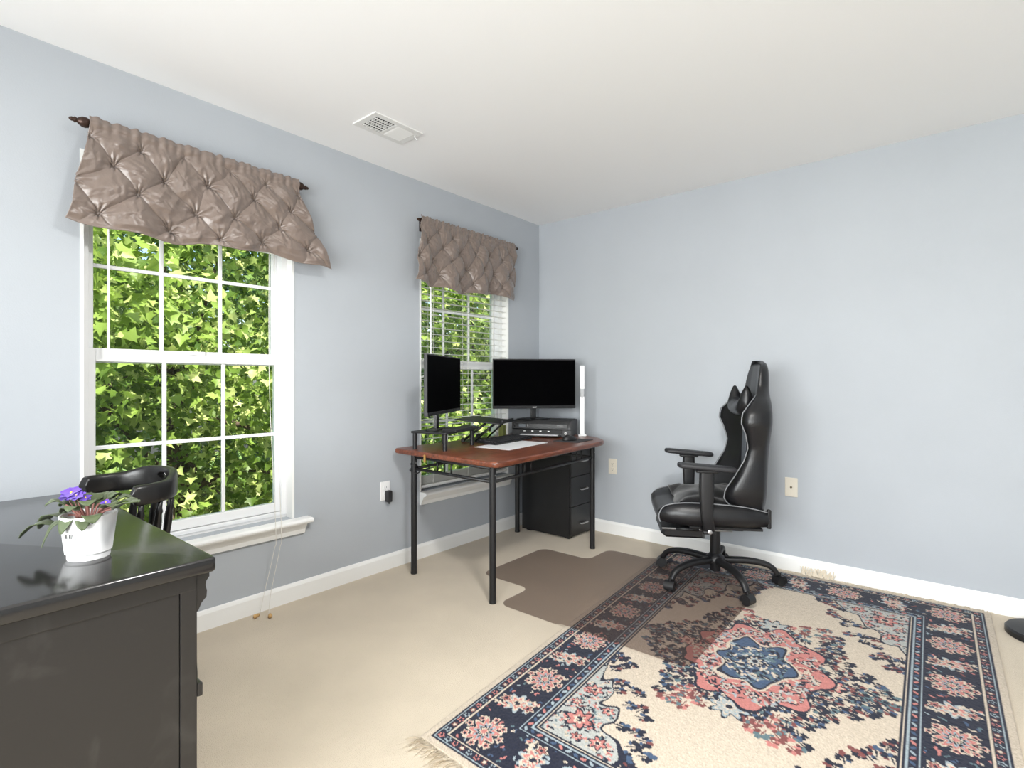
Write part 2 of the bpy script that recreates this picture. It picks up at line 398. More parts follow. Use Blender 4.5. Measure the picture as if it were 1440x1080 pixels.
def valance(y0t, y1t, y0b, y1b, zt, zb, label, seed, nx, x=.08, gather=1.0, rows=1.6):
    rgv = np.random.default_rng(seed)
    NU, NV = 340, 150
    u = np.linspace(0, 1, NU); v = np.linspace(0, 1, NV); U, V = np.meshgrid(u, v)
    # smooth random distortion of the tuck lattice
    def sm(kx, ky, ph): return np.sin(U * kx * 6.28 + ph[0]) * np.cos(V * ky * 6.28 + ph[1])
    ph = rgv.uniform(0, 6.28, (8, 2))
    du = .016 * sm(1.7, .9, ph[0]) + .010 * sm(3.3, 1.4, ph[1]); dv = .05 * sm(1.3, .7, ph[2]) + .03 * sm(2.9, 1.1, ph[3])
    lat_v = (V - .14) / .78
    a = (U + du) * nx + (lat_v + dv) * rows; b = (U + du) * nx - (lat_v + dv) * rows
    fa = np.abs(a - np.round(a)); fb = np.abs(b - np.round(b))       # 0 on a crease line
    pillow = np.minimum(1, fa * 2.6) ** .55 * np.minimum(1, fb * 2.6) ** .55
    node = np.exp(-((fa ** 2 + fb ** 2) / .012))
    rad = np.arctan2(fb * np.sign(b - np.round(b)), fa * np.sign(a - np.round(a)))
    rnd = np.sin(np.round(a) * 12.9 + np.round(b) * 78.2) * 3
    star = (1 - 2 * np.abs(np.sin(rad * 4.5 + rnd)) ** .7) * np.exp(-((fa ** 2 + fb ** 2) / .06))
    fine = sum(.0026 / (1 + .4 * q) * (1 - 2 * np.abs(np.sin(.5 * (U * rgv.uniform(30, 90) + V * rgv.uniform(-40, 40) + 3 * np.sin(V * rgv.uniform(4, 11) + q) + 2 * np.sin(U * rgv.uniform(8, 20))))) ** .8) for q in range(7)) * (.4 + .6 * pillow)
    wr = .25 * np.sin((a * 2.3 + np.sin(b * 5 + rnd)) * 6.28) * pillow
    h = .022 * pillow - .010 * node + .008 * star + .005 * wr + fine
    ruff = np.sin(U * nx * 6.28 * 2.6 + 2 * np.sin(U * 17 + seed)) * .5 + np.sin(U * nx * 6.28 * 5.3 + seed) * .35
    tuckfade = np.clip((V - .08) / .12, 0, 1) * np.clip((1.0 - V) / .06, .35, 1)
    drop = np.clip((V - .1) / .9, 0, 1)
    fold = np.sin(U * 6.28 * (nx * .55) + ph[4, 0]) * .014 * drop * gather
    X = .012 + h * tuckfade + fold + ruff * .006 * np.clip(1 - V * 4, 0, 1) + .012 * drop
    # rod pocket bulge
    X += .010 * np.exp(-((V - .06) / .035) ** 2)
    yt = y0t + (y1t - y0t) * U; yb = y0b + (y1b - y0b) * U
    k = drop ** 1.15
    Y = yt * (1 - k) + yb * k + .006 * np.sin(V * 9 + U * 20) * drop
    zhem = zb + .014 * np.sin(U * 6.28 * 1.3 + ph[5, 0]) + .007 * np.sin(U * 6.28 * 4 + ph[6, 0])
    Z = zt * (1 - V) + zhem * V + ruff * .005 * np.clip(1 - V * 12, 0, 1)
    Z += -.012 * node * tuckfade
    P = np.stack([X + x, Y, Z], -1).reshape(-1, 3)
    idx = np.arange(NU * NV).reshape(NV, NU)
    F = np.stack([idx[:-1, :-1], idx[:-1, 1:], idx[1:, 1:], idx[1:, :-1]], -1).reshape(-1, 4)
    c = np.array([x, (y0t + y1t) / 2, zt])
    o = link('valance', np_mesh('valance', P - c, F), satin_m, smooth=True, loc=tuple(c))
    sol = o.modifiers.new('cloth', 'SOLIDIFY'); sol.thickness = .003; sol.offset = -1
    tag(o, label, 'valance', 'taupe satin valances'); return o
curtain_rod(-3.076, -2.107, 2.147, 'long bronze curtain rod above the window by the black wooden chair')
valance(-3.02, -2.165, -3.095, -1.985, 2.172, 1.752, 'taupe satin pintucked valance flaring out above the window without lowered blind', 3, 5.0)
curtain_rod(-1.374, -.38, 2.16, 'bronze curtain rod above the window nearest the room corner')
valance(-1.36, -.425, -1.425, -.432, 2.185, 1.752, 'taupe satin gathered valance above the window with lowered white blind', 8, 6.5, gather=1.9, rows=1.7)

# ================================================================== BLINDS
slat_m = mat('white_blind_slat', (236, 236, 232), .45)
def blind(y0, y1, lowered, label):
    cy = (y0 + y1) / 2; hw = (y1 - y0) / 2 - .018; zt = WZ[1] - .014
    root = tag(empty('window_blind', (-.027, cy, zt)), label, 'blind')
    MB().box((-.025, -hw, -.045), (.025, hw, 0), .003).build('headrail', slat_m, root)
    sm_ = MB(); prof = [(-.0245, 0), (-.012, .0014), (0, .002), (.012, .0014), (.0245, 0), (.0245, -.0014), (0, .0004), (-.0245, -.0014)]; prof = [(x * .72, z) for x, z in prof]
    sm_.loft([[(x, y, z) for x, z in prof] for y in (-hw, hw)]); s0 = sm_.build('slat', slat_m, root)
    zs = []
    if lowered:
        z = -.075
        while zt + z > WZ[0] + .16: zs.append(z); z -= .0435
        z0 = WZ[0] + .045 - zt
        zs += [z0 + .006 * i for i in range(8)]
        zbot = WZ[0] + .018 - zt
    else:
        zs = [-.052 - .0056 * i for i in range(33)]; zbot = zs[-1] - .024
    for i, z in enumerate(zs):
        o = s0 if i == 0 else s0.copy()
        if i: COL.objects.link(o); o.parent = root
        o.location = (0, 0, z); o.rotation_euler = (0, R(0), 0)
    MB().box((-.024, -hw, zbot), (.024, hw, zbot + .018), .003).build('bottom_rail', slat_m, root)
    for yy in (-hw + .1, 0, hw - .1):
        for xx in (-.0262, .0262): MB().tube([(xx, yy, -.03), (xx, yy, zbot + .01)], .0011, 6).build('ladder_cord', cord_m, root)
    MB().tube([(.03, -hw + .075, -.04), (.032, -hw + .075, -.78 if not lowered else -.9)], .0042, 8).build('tilt_wand', white_plastic, root)
    if not lowered:
        q = root.location
        for k, (ye, xe) in enumerate(((-.13, .02), (-.10, .05))):
            yy = hw - .115 + .028 * k
            pts = [(.03, yy, -.04), (.034, yy - .002, -.9), (.105, yy - .004, WZ[0] - zt - .001), (.104, yy - .012, WZ[0] - zt - .12), (.075 + xe * .4, yy - .05, .11 - zt), (.06 + xe, yy - .07, .012 - zt)]
            MB().tube(pts, .0014, 6, smooth_n=6).build('lift_cord', cord_m, root, smooth=True)
        tan_m = mat('tan_wood', (196, 158, 104), .6)
        for yy, xx, rz in ((hw - .19, .085, 20), (hw - .155, .12, 65)):
            MB().lathe([(.002, 0), (.006, .003), (.009, .02), (.0095, .03), (.004, .036)], 12, M=Matrix.Translation((xx, yy, .0105 - zt)) @ Matrix.Rotation(R(rz), 4, 'Z') @ Matrix.Rotation(R(88), 4, 'X')).build('tassel', tan_m, root, smooth=True)
    return root
blind(*W1, False, 'white slatted blind drawn fully up, cords hanging to the floor')
blind(*W2, True, 'white slatted blind lowered with open slats beside the room corner')

# ================================================================== CEILING VENT
def vent():
    x0, x1, y0, y1 = .341, .532, -2.015, -1.716
    root = tag(empty('ceiling_vent', ((x0 + x1) / 2, (y0 + y1) / 2, RH)), 'white metal air vent with louvers in the ceiling', 'vent')
    hx, hy = (x1 - x0) / 2, (y1 - y0) / 2
    m = MB(); b = .032
    for a in (((-hx, -hy), (-hx + b, hy)), ((hx - b, -hy), (hx, hy)), ((-hx + b, -hy), (hx - b, -hy + b)), ((-hx + b, hy - b), (hx - b, hy)), ((-hx + b, -.008), (hx - b, .008))):
        m.box((a[0][0], a[0][1], -.007), (a[1][0], a[1][1], 0), .0015)
    vm = mat('vent_white', (228, 228, 226), .45)
    m.build('frame', vm, root)
    MB().box((-hx + b, -hy + b, -.002), (hx - b, hy - b, -.0005)).build('duct', mat('vent_dark', (60, 60, 60), .8), root)
    for i in range(7):
        y = -hy + b + .008 + i * .0145
        l = MB().box((-hx + b, -.0045, -.0008), (hx - b, .0045, .0008)).build('louver', vm, root, loc=(0, y, -.006), rot=(R(50), 0, 0))
    for i in range(5):
        x = -hx + b + .012 + i * .024
        MB().box((-.0006, -hy + b, -.0035), (.0006, -.008, .0035)).build('louver', vm, root, loc=(x, 0, -.006), rot=(0, R(25), 0))
    for i in range(9):
        y = .016 + i * .0115
        MB().box((-hx + b, -.006, -.0006), (hx - b, .006, .0006)).build('louver', vm, root, loc=(0, y, -.0055), rot=(R(-28), 0, 0))
    MB().tube([(hx - .05, hy - .018, -.004), (hx - .047, hy - .014, -.02), (hx - .04, hy - .008, -.026)], [.0025, .0025, .004], 8).build('damper_lever', vm, root)
vent()

# ================================================================== ADDED CEILING LAMP (unseen, put in to brighten the room)
def added_ceiling_lamp():
    c = (RX / 2, -2.6, RH)
    root = tag(empty('ceiling_lamp', c), 'flat round white ceiling lamp in the middle of the ceiling', 'lamp')
    MB().lathe([(.001, 0), (.20, 0), (.20, -.045), (.185, -.05), (.18, -.04), (.001, -.04)], 40).build('rim', trim_m, root, auto=40)
    em = bpy.data.materials.new('lamp_diffuser'); em.use_nodes = True; b = em.node_tree.nodes['Principled BSDF']
    b.inputs['Base Color'].default_value = (.9, .9, .9, 1); b.inputs['Emission Color'].default_value = (1, .98, .95, 1); b.inputs['Emission Strength'].default_value = 3
    MB().lathe([(.001, -.041), (.178, -.041), (.15, -.056), (.08, -.064), (.001, -.066)], 40).build('diffuser', em, root, smooth=True)
    l = add_light('lamp_light', 'AREA', (c[0], c[1], RH - .075), (0, 0, 0), 46, .34, .34, (1, .985, .96)); l.data.shape = 'DISK'
    l.parent = root; l.location = (0, 0, -.075)
added_ceiling_lamp()

# ================================================================== WALL PLATES
def plate(name, loc, rz, m, label, cat, kind, group=None):
    # local: x across the wall, -y out of the wall
    root = tag(empty(name, loc, rz), label, cat, group)
    MB().box((-.035, -.006, -.0575), (.035, 0, .0575), .003).build('cover_plate', m, root)
    if kind == 'outlet':
        for s in (-1, 1):
            rc = MB().prism(rrect(-.017, -.014, .017, .014, .008), .005, .0085, M=Matrix.Translation((0, 0, s * .02)) @ Matrix.Rotation(R(90), 4, 'X')).build('receptacle', m, root)
            for sx in (-.006, .006): MB().box((sx - .001, -.0092, s * .02 - .002), (sx + .001, -.0084, s * .02 + .006)).build('slot', dark_plastic, rc)
            MB().box((-.002, -.0092, s * .02 - .010), (.002, -.0084, s * .02 - .006)).build('slot', dark_plastic, rc)
        MB().lathe([(.003, 0), (.003, .001), (.001, .0015)], 12, M=Matrix.Translation((0, -.006, 0)) @ Matrix.Rotation(R(90), 4, 'X')).build('screw', silver_m, root)
    else:
        MB().lathe([(.0055, 0), (.0055, .004), (.004, .005), (.004, .01), (.001, .0105)], 14, M=Matrix.Translation((0, -.006, 0)) @ Matrix.Rotation(R(90), 4, 'X')).build('coax_jack', mat('brass_dark', (90, 74, 44), .4, metal=.8), root)
        for s in (-1, 1): MB().lathe([(.003, 0), (.003, .001), (.001, .0015)], 12, M=Matrix.Translation((0, -.006, s * .042)) @ Matrix.Rotation(R(90), 4, 'X')).build('screw', m, root)
    return root
plate('wall_outlet', (0, -1.562, .48), R(90), white_plastic, 'white wall outlet with a black adapter plugged in, left of the desk', 'outlet', 'outlet')
plate('wall_outlet', (.692, 0, .505), 0, ivory_m, 'ivory wall outlet beside the filing cabinet, nothing plugged in', 'outlet', 'outlet')
plate('coax_plate', (1.904, 0, .505), 0, ivory_m, 'ivory cable jack plate on the wall behind the gaming chair', 'wall plate', 'coax')
ad = tag(empty('power_adapter', (.0085, -1.552, .448)), 'small black power adapter plugged into the white outlet', 'adapter')
MB().box((.0, -.016, -.034), (.034, .016, .034), .004).build('body', dark_plastic, ad)
MB().tube([(.02, 0, -.034), (.02, 0, -.046)], .0035, 8).build('cord_stub', dark_plastic, ad)

# ================================================================== RUG
def rug():
    Wd, Ln = 1.52, 2.36
    NX, NY = 420, 650
    s = np.linspace(0, Wd, NX); t = np.linspace(0, Ln, NY); Sx, Ty = np.meshgrid(s, t)
    c = lambda *a: np.array(lin(a))
    cream, navy, pink, lblue, blue, rust, teal, grey = c(190, 177, 160), c(32, 35, 50), c(180, 116, 110), c(146, 158, 164), c(64, 82, 108), c(116, 68, 66), c(88, 108, 114), c(164, 166, 162)
    img = np.tile(cream, (NY, NX, 1))
    rr = np.random.default_rng(21)
    dx, dy = Wd / (NX - 1), Ln / (NY - 1)
    def fill(mask, col): img[mask] = col
    def stamp(cx, cy, rx, ry, ang, col, petals=0, depth=.25, clip=None):
        rm = max(rx, ry) * 1.05
        i0, i1 = max(0, int((cx - rm) / dx)), min(NX, int((cx + rm) / dx) + 2); j0, j1 = max(0, int((cy - rm) / dy)), min(NY, int((cy + rm) / dy) + 2)
        if i0 >= i1 or j0 >= j1: return
        X = Sx[j0:j1, i0:i1] - cx; Y = Ty[j0:j1, i0:i1] - cy
        ca, sa = math.cos(ang), math.sin(ang); a = (X * ca + Y * sa) / rx; b = (-X * sa + Y * ca) / ry
        d = np.hypot(a, b)
        if petals: d = d / (1 - depth + depth * np.cos(petals * np.arctan2(b, a)))
        mk = d < 1
        if clip is not None: mk &= clip[j0:j1, i0:i1]
        img[j0:j1, i0:i1][mk] = col
    def flower(x, y, r, cols, petals=6, clip=None, asp=1.0, ang=0):
        n = len(cols)
        for k, cl in enumerate(cols):
            f = 1 - k / n
            stamp(x, y, r * f, r * f * asp, ang, cl, petals if k < n - 1 else 0, .22, clip)
    def spray(x, y, ang, L, n, cols, sz, clip=None, curl=0.0, stem=navy):
        # a branch carrying paired leaves
        for k in range(n):
            f = k / max(1, n - 1); a = ang + curl * f
            x += math.cos(a) * L / n; y += math.sin(a) * L / n
            stamp(x, y, L / n * .8, .0038, a, stem, clip=clip)
            for sgn in (-1, 1):
                b = a + sgn * rr.uniform(.6, 1.1); l = sz * rr.uniform(.7, 1.15) * (1 - .35 * f)
                stamp(x + math.cos(b) * l, y + math.sin(b) * l, l, l * .5, b, cols[rr.integers(len(cols))], clip=clip)
        stamp(x, y, sz * .9, sz * .5, ang + curl, cols[0], clip=clip)
    e = np.minimum(np.minimum(Sx, Wd - Sx), np.minimum(Ty, Ln - Ty))   # distance from the edge
    b0, b1 = .022, .29
    field = e > b1
    # smooth warp so that outlines look hand drawn
    def wv(k, p): return sum(math.cos(1.3 * q + p) * np.sin(Sx * (k + 7 * q) + 2.1 * q + p) * np.cos(Ty * (k * .8 + 5 * q) + p * q) for q in range(1, 4)) / 3
    wx, wy = .03 * wv(16, .4) + .02 * wv(44, 1.1), .03 * wv(18, 2.2) + .02 * wv(40, .7)
    def sprig(x, y, ang, sz, clip, cols):
        stamp(x, y, sz * 1.5, sz * .16, ang, cols[0], clip=clip)
        for k in range(7):
            f = k / 6; b = ang + (f - .5) * 3.6; l = sz * rr.uniform(.75, 1.1) * (1.25 - abs(f - .5))
            stamp(x + math.cos(b) * l * 1.25, y + math.sin(b) * l * 1.25, l * .66, l * .46, b, cols[rr.integers(len(cols))], 0, 0, clip)
    def fleck(n, x0, x1, y0, y1, clip, cols, l0=.006, l1=.015, wd=.0042):
        for k in range(n):
            x, y, a = rr.uniform(x0, x1), rr.uniform(y0, y1), rr.uniform(0, 6.28); c0 = cols[rr.integers(len(cols))]; L = rr.uniform(l0, l1); cu = rr.uniform(-1.2, 1.2)
            for q in range(3):
                stamp(x, y, L * .55, wd, a, c0, clip=clip); x += math.cos(a) * L * .7; y += math.sin(a) * L * .7; a += cu
    # field corners (spandrels): grey ground, flowers, scalloped navy outline
    fx = np.minimum(Sx, Wd - Sx) - b1 + wx; fy = np.minimum(Ty, Ln - Ty) - b1 + wy
    def span(off):
        q = fx / .34 + fy / .60
        return field & (q < .80 + off + .09 * np.sin(np.arctan2(fy / .60, fx / .34) * 12))
    for sx in (0, 1):
        for sy in (0, 1):
            for k in range(26):
                a = (k + .5) / 26 * math.pi / 2; q = rr.uniform(.80, 1.08)
                px = b1 + .34 * q * math.cos(a) ** 1.7; py = b1 + .60 * q * math.sin(a) ** 1.7
                X, Y, A = (px if not sx else Wd - px), (py if not sy else Ln - py), a + rr.uniform(-.6, .6)
                if sx: A = math.pi - A
                if sy: A = -A
                sprig(X, Y, A, .017, field, [navy, navy, navy, blue, rust])
    fill(span(.035), navy); fill(span(0), grey)
    sm_ = span(-.02)
    fleck(5200, b1, Wd - b1, b1, Ln - b1, sm_, [cream, navy, teal, pink, cream, pink, navy], .005, .012, .0036)
    for sx in (0, 1):
        for sy in (0, 1):
            for px, py, r in ((.085, .12, .06), (.05, .30, .04), (.19, .055, .036), (.145, .22, .03), (.045, .43, .028), (.03, .20, .024), (.12, .04, .024)):
                x = b1 + px; y = b1 + py
                flower(Wd - x if sx else x, Ln - y if sy else y, r, [navy, pink, pink, cream, navy], 6, sm_)
    fleck(1600, b1, Wd - b1, b1, Ln - b1, sm_, [navy, cream, rust], .004, .008, .003)
    # centre medallion in a cloud of leafy sprigs
    mx, my = Wd / 2, Ln / 2
    ang = np.arctan2((Ty - my + wy) / 1.35, Sx - mx + wx); rad = np.hypot(Sx - mx + wx, (Ty - my + wy) / 1.35)
    pts = []
    for k in range(2600):
        a = rr.uniform(0, 6.28); lim = .355 + .05 * math.cos(a * 6) + .03 * math.cos(2 * a); r = math.sqrt(rr.uniform(.2 ** 2, lim ** 2))
        x, y = mx + r * math.cos(a), my + 1.42 * r * math.sin(a)
        if all((x - p) ** 2 + (y - q) ** 2 > .034 ** 2 for p, q, _ in pts): pts.append((x, y, a))
    for x, y, a in pts:
        tip = abs(math.sin(a)) > .82 and math.hypot(x - mx, (y - my) / 1.42) > .27
        sprig(x, y, a + rr.uniform(-.7, .7), .0165, field, [rust, pink, rust, teal] if tip else [navy, navy, navy, navy, navy, blue, teal, navy, rust])
    for sg in (-1, 1):
        for k in range(6): sprig(mx + sg * (.36 + k * .022), my + rr.uniform(-.015, .015), 0 if sg > 0 else math.pi, .014, field, [teal, rust, navy])
        flower(mx, my + sg * .375, .078, [navy, lblue, cream, lblue, grey, cream, navy], 8)
        flower(mx + sg * .27, my, .05, [navy, pink, cream, pink, rust], 6)
    def ring(r, n, amp, col): fill(rad < r * (1 + amp * np.cos(ang * n)), col)
    ring(.252, 9, .10, navy); ring(.242, 9, .10, pink)
    inner = rad < .232
    fleck(1500, mx - .3, mx + .3, my - .4, my + .4, inner, [cream, navy, grey, cream, rust, lblue, navy], .007, .016, .0042)
    for k in range(14):
        a = k / 14 * 6.283; flower(mx + .19 * math.cos(a), my + .19 * 1.35 * math.sin(a), .028, [navy, cream, grey, pink, navy], 5)
    ring(.145, 6, .16, cream); ring(.136, 6, .16, navy); ring(.124, 6, .2, blue)
    core = rad < .115
    fleck(520, mx - .15, mx + .15, my - .2, my + .2, core, [navy, lblue, navy, cream, blue, teal], .008, .018, .0048)
    flower(mx, my, .04, [navy, cream, lblue, navy], 8, None, 1.3)
    # border
    bord = (e <= b1) & (e > b0)
    fill(bord, navy)
    main = (e > .075) & (e < .232)
    fleck(1900, 0, Wd, 0, Ln, main, [blue, pink, lblue, rust, cream, teal, pink, blue], .005, .012, .0038)
    def along(dist, step, fn, off=0):
        # walk a rectangle at distance dist from the edge
        w, l = Wd - 2 * dist, Ln - 2 * dist
        for a0, a1, (ox, oy), (ux, uy) in ((0, w, (dist, dist), (1, 0)), (0, l, (Wd - dist, dist), (0, 1)), (0, w, (Wd - dist, Ln - dist), (-1, 0)), (0, l, (dist, Ln - dist), (0, -1))):
            n = max(1, round(a1 / step))
            for k in range(n):
                d = (k + off) * a1 / n; fn(ox + ux * d, oy + uy * d, k, math.atan2(uy, ux))
    def big(x, y, k, a):
        if k % 2 == 0:
            flower(x, y, .092, [navy, cream, pink, pink, lblue, navy, cream, pink], 10, main, .78, a)
            for q in range(8): flower(x + .066 * math.cos(a + q * .785), y + .066 * math.sin(a + q * .785), .017, [cream, pink, navy], 5, main)
        else:
            flower(x, y, .066, [navy, lblue, cream, pink, cream, navy], 7, main, 1.0, a)
            for q in (-1, 1):
                spray(x, y, a + .5 + (math.pi if q < 0 else 0), .12, 6, [pink, lblue, cream], .010, main, 1.8, cream)
                flower(x + q * .05 * math.sin(a), y - q * .05 * math.cos(a), .026, [cream, rust, pink, navy], 5, main)
    along(.153, .19, big)
    fleck(500, 0, Wd, 0, Ln, main, [navy, navy, cream], .004, .008, .003)
    # guard stripes
    for d0, d1, col in ((.022, .030, navy), (.030, .036, lblue), (.036, .064, navy), (.064, .069, cream), (.069, .075, navy), (.232, .238, navy), (.238, .243, lblue), (.243, .268, navy), (.268, .273, lblue), (.273, .281, navy), (.281, .285, cream), (.285, .291, navy)):
        fill((e >= d0) & (e < d1), col)
    g1 = (e > .037) & (e < .063); g2 = (e > .244) & (e < .267)
    along(.050, .032, lambda x, y, k, a: flower(x, y, .0125, [[pink, navy], [lblue, navy], [rust, cream]][k % 3], 5, g1))
    along(.2555, .028, lambda x, y, k, a: stamp(x, y, .011, .0055, a + (.6 if k % 2 else -.6), [lblue, pink, blue][k % 3], clip=g2))
    fill(e < b0, cream * .93)
    # woven mottling
    img = img * (1 + .10 * rr.normal(size=(NY, NX, 1))).clip(.7, 1.3)
    # geometry : bilinear quad as it lies on the floor
    A, B, Cn, D = np.array((1.165, -.095)), np.array((2.80, -.045)), np.array((2.845, -2.47)), np.array((1.345, -2.43))   # far-left, far-right, near-right, near-left
    u = (Sx / Wd)[..., None]; v = (Ty / Ln)[..., None]
    XY = (A * (1 - u) + B * u) * (1 - v) + (D * (1 - u) + Cn * u) * v
    Z = np.full((NY, NX), .008) + .0006 * rr.normal(size=(NY, NX))
    P = np.concatenate([XY, Z[..., None]], -1).reshape(-1, 3)
    idx = np.arange(NX * NY).reshape(NY, NX)
    F = np.stack([idx[:-1, :-1], idx[1:, :-1], idx[1:, 1:], idx[:-1, 1:]], -1).reshape(-1, 4)
    n0 = len(P)
    # skirt down to the floor
    rim = np.concatenate([idx[0, :], idx[1:, -1], idx[-1, -2::-1], idx[-2:0:-1, 0]])
    Q = P[rim].copy(); Q[:, 2] = .0005
    m = len(rim); F2 = np.array([(rim[i], rim[(i + 1) % m], n0 + (i + 1) % m, n0 + i) for i in range(m)])
    P = np.vstack([P, Q]); F = np.vstack([F, F2])
    org = np.array([2.03, -1.26, 0])
    me = np_mesh('rug_pile', P - org, F)
    ca = me.color_attributes.new('weave', 'FLOAT_COLOR', 'POINT')
    cols = np.ones((len(P), 4), np.float32); cols[:n0, :3] = img.reshape(-1, 3); cols[n0:, :3] = cream
    ca.data.foreach_set('color', cols.ravel())
    rm = bpy.data.materials.new('rug_wool'); rm.use_nodes = True; nt = rm.node_tree; bs = nt.nodes['Principled BSDF']
    at = nt.nodes.new('ShaderNodeAttribute'); at.attribute_name = 'weave'; nt.links.new(at.outputs['Color'], bs.inputs['Base Color'])
    bs.inputs['Roughness'].default_value = 1; bs.inputs['Specular IOR Level'].default_value = .05; bs.inputs['Sheen Weight'].default_value = .15
    root = tag(empty('rug', tuple(org)), 'navy, pink and cream oriental rug with central medallion under the gaming chair', 'rug')
    link('rug_pile', me, rm, root)
    # fringe on the two short ends
    fm = mat('cream_fringe', (218, 206, 186), .95)
    for E0, E1, sg in ((A, B, 1), (D, Cn, -1)):
        V = []; Fc = []
        n = 420
        for i in range(n):
            p = E0 + (E1 - E0) * (i / (n - 1)); L = rr.uniform(.045, .085) if sg < 0 else rr.uniform(.03, .055)
            an = (math.pi / 2 if sg > 0 else -math.pi / 2) + rr.normal() * .35 - (.35 if sg < 0 else 0)
            d = np.array((math.cos(an), math.sin(an))); w = np.array((-d[1], d[0])) * .0013; k = len(V)
            q = p + d * L
            if sg > 0: q[1] = min(q[1], -.016)
            for pt, zz in ((p - w, .006), (p + w, .006), ((p + q) / 2 + w, .007 + rr.uniform(0, .006)), ((p + q) / 2 - w, .007), (q + w * .5, .003), (q - w * .5, .003)):
                V.append((pt[0] - org[0], pt[1] - org[1], zz))
            Fc += [(k, k + 1, k + 2, k + 3), (k + 3, k + 2, k + 4, k + 5)]
        o = link('fringe', np_mesh('fringe', np.array(V), np.array(Fc)), fm, root); o['kind'] = 'stuff'
    # tuft of fringe pushed up against the baseboard
    V = []; Fc = []
    for i in range(110):
        p = np.array((rr.uniform(1.97, 2.13), -.05)); L = rr.uniform(.03, .06); an = math.pi / 2 + rr.normal() * .5; k = len(V)
        q = np.array((p[0] + math.cos(an) * .03, -.017)); zz = rr.uniform(.02, .05); w = np.array((.0016, 0))
        for pt, z in ((p - w, .007), (p + w, .007), (q + w, zz), (q - w, zz)): V.append((pt[0] - org[0], pt[1] - org[1], z))
        Fc.append((k, k + 1, k + 2, k + 3))
    o = link('fringe', np_mesh('fringe', np.array(V), np.array(Fc)), fm, root); o['kind'] = 'stuff'
rug()

# ================================================================== CHAIR MAT
def chair_mat():
    m = bpy.data.materials.new('brown_translucent_vinyl'); m.use_nodes = True; nt = m.node_tree; nt.nodes.clear()
    o = nt.nodes.new('ShaderNodeOutputMaterial'); mx = nt.nodes.new('ShaderNodeMixShader'); mx.inputs[0].default_value = .17
    t = nt.nodes.new('ShaderNodeBsdfTransparent'); t.inputs[0].default_value = (.885, .862, .855, 1)
    d = nt.nodes.new('ShaderNodeBsdfPrincipled'); d.inputs['Base Color'].default_value = lin((106, 92, 86)) + (1,); d.inputs['Roughness'].default_value = .38
    n = nt.nodes.new('ShaderNodeTexVoronoi'); n.inputs['Scale'].default_value = 90; tc = nt.nodes.new('ShaderNodeTexCoord')
    bp = nt.nodes.new('ShaderNodeBump'); bp.inputs['Strength'].default_value = .25; bp.inputs['Distance'].default_value = .004
    nt.links.new(tc.outputs['Object'], n.inputs['Vector']); nt.links.new(n.outputs['Distance'], bp.inputs['Height']); nt.links.new(bp.outputs[0], d.inputs['Normal'])
    nt.links.new(t.outputs[0], mx.inputs[1]); nt.links.new(d.outputs[0], mx.inputs[2]); nt.links.new(mx.outputs[0], o.inputs[0])
    x0, x1, y0, y1 = .86, 1.855, -1.495, -.36; lx, ly0, ly1 = .50, -1.235, -.62; r = .06
    def arc(cx, cy, a0, a1, rad=r, n=7): return [(cx + rad * math.cos(R(a0 + (a1 - a0) * k / n)), cy + rad * math.sin(R(a0 + (a1 - a0) * k / n))) for k in range(n + 1)]
    P = arc(x0 + r, y0 + r, 180, 270) + arc(x1 - r, y0 + r, 270, 360) + arc(x1 - r, y1 - r, 0, 90) + arc(x0 + r, y1 - r, 90, 180)
    P += arc(x0 - r, ly1 + r, 0, -90) + arc(lx + r, ly1 - r, 90, 180) + arc(lx + r, ly0 + r, 180, 270) + arc(x0 - r, ly0 - r, 90, 0)
    b = bmesh.new(); vs = [b.verts.new((x, y, 0)) for x, y in P]; b.faces.new(vs)
    for xs in np.arange(1.0, 1.40, .02):
        bmesh.ops.bisect_plane(b, geom=list(b.verts) + list(b.edges) + list(b.faces), plane_co=(xs, 0, 0), plane_no=(1, 0.075, 0))
    bmesh.ops.triangulate(b, faces=list(b.faces))
    def zf(x, y):   # rug edge line x = 1.165 .. 1.345 over y
        ex = 1.165 + (y + .095) / (-2.335) * .18
        k = min(1, max(0, (x - (ex - .07)) / .06)); k = k * k * (3 - 2 * k)
        return .0012 + .0105 * k
    for v in b.verts: v.co.z = zf(v.co.x, v.co.y)
    rr = bmesh.ops.extrude_face_region(b, geom=list(b.faces))
    for q in rr['geom']:
        if isinstance(q, bmesh.types.BMVert): q.co.z += .003
    bmesh.ops.recalc_face_normals(b, faces=list(b.faces))
    for v in b.verts: v.co -= Vector((1.2, -.93, 0))
    me = bpy.data.meshes.new('chair_mat'); b.to_mesh(me); b.free()
    tag(link('chair_mat', me, m, loc=(1.2, -.93, 0)), 'translucent brown vinyl chair mat with lip lying over carpet and rug', 'chair mat')
chair_mat()

# ================================================================== DESK
def wood_mat():
    m = mat('red_brown_wood', (112, 58, 38), .3, spec=.5)
    nt = m.node_tree; b = nt.nodes['Principled BSDF']; tc = nt.nodes.new('ShaderNodeTexCoord'); mp = nt.nodes.new('ShaderNodeMapping'); mp.inputs['Scale'].default_value = (14, 1.6, 14)
    n = nt.nodes.new('ShaderNodeTexNoise'); n.inputs['Scale'].default_value = 4; n.inputs['Detail'].default_value = 8; n.inputs['Roughness'].default_value = .7
    r = nt.nodes.new('ShaderNodeValToRGB'); e = r.color_ramp.elements
    e[0].position = .3; e[0].color = lin((52, 26, 20)) + (1,); e[1].position = .72; e[1].color = lin((146, 82, 56)) + (1,)
    nt.links.new(tc.outputs['Object'], mp.inputs[0]); nt.links.new(mp.outputs[0], n.inputs['Vector']); nt.links.new(n.outputs['Fac'], r.inputs[0]); nt.links.new(r.outputs[0], b.inputs['Base Color'])
    return m
wood_m = wood_mat()
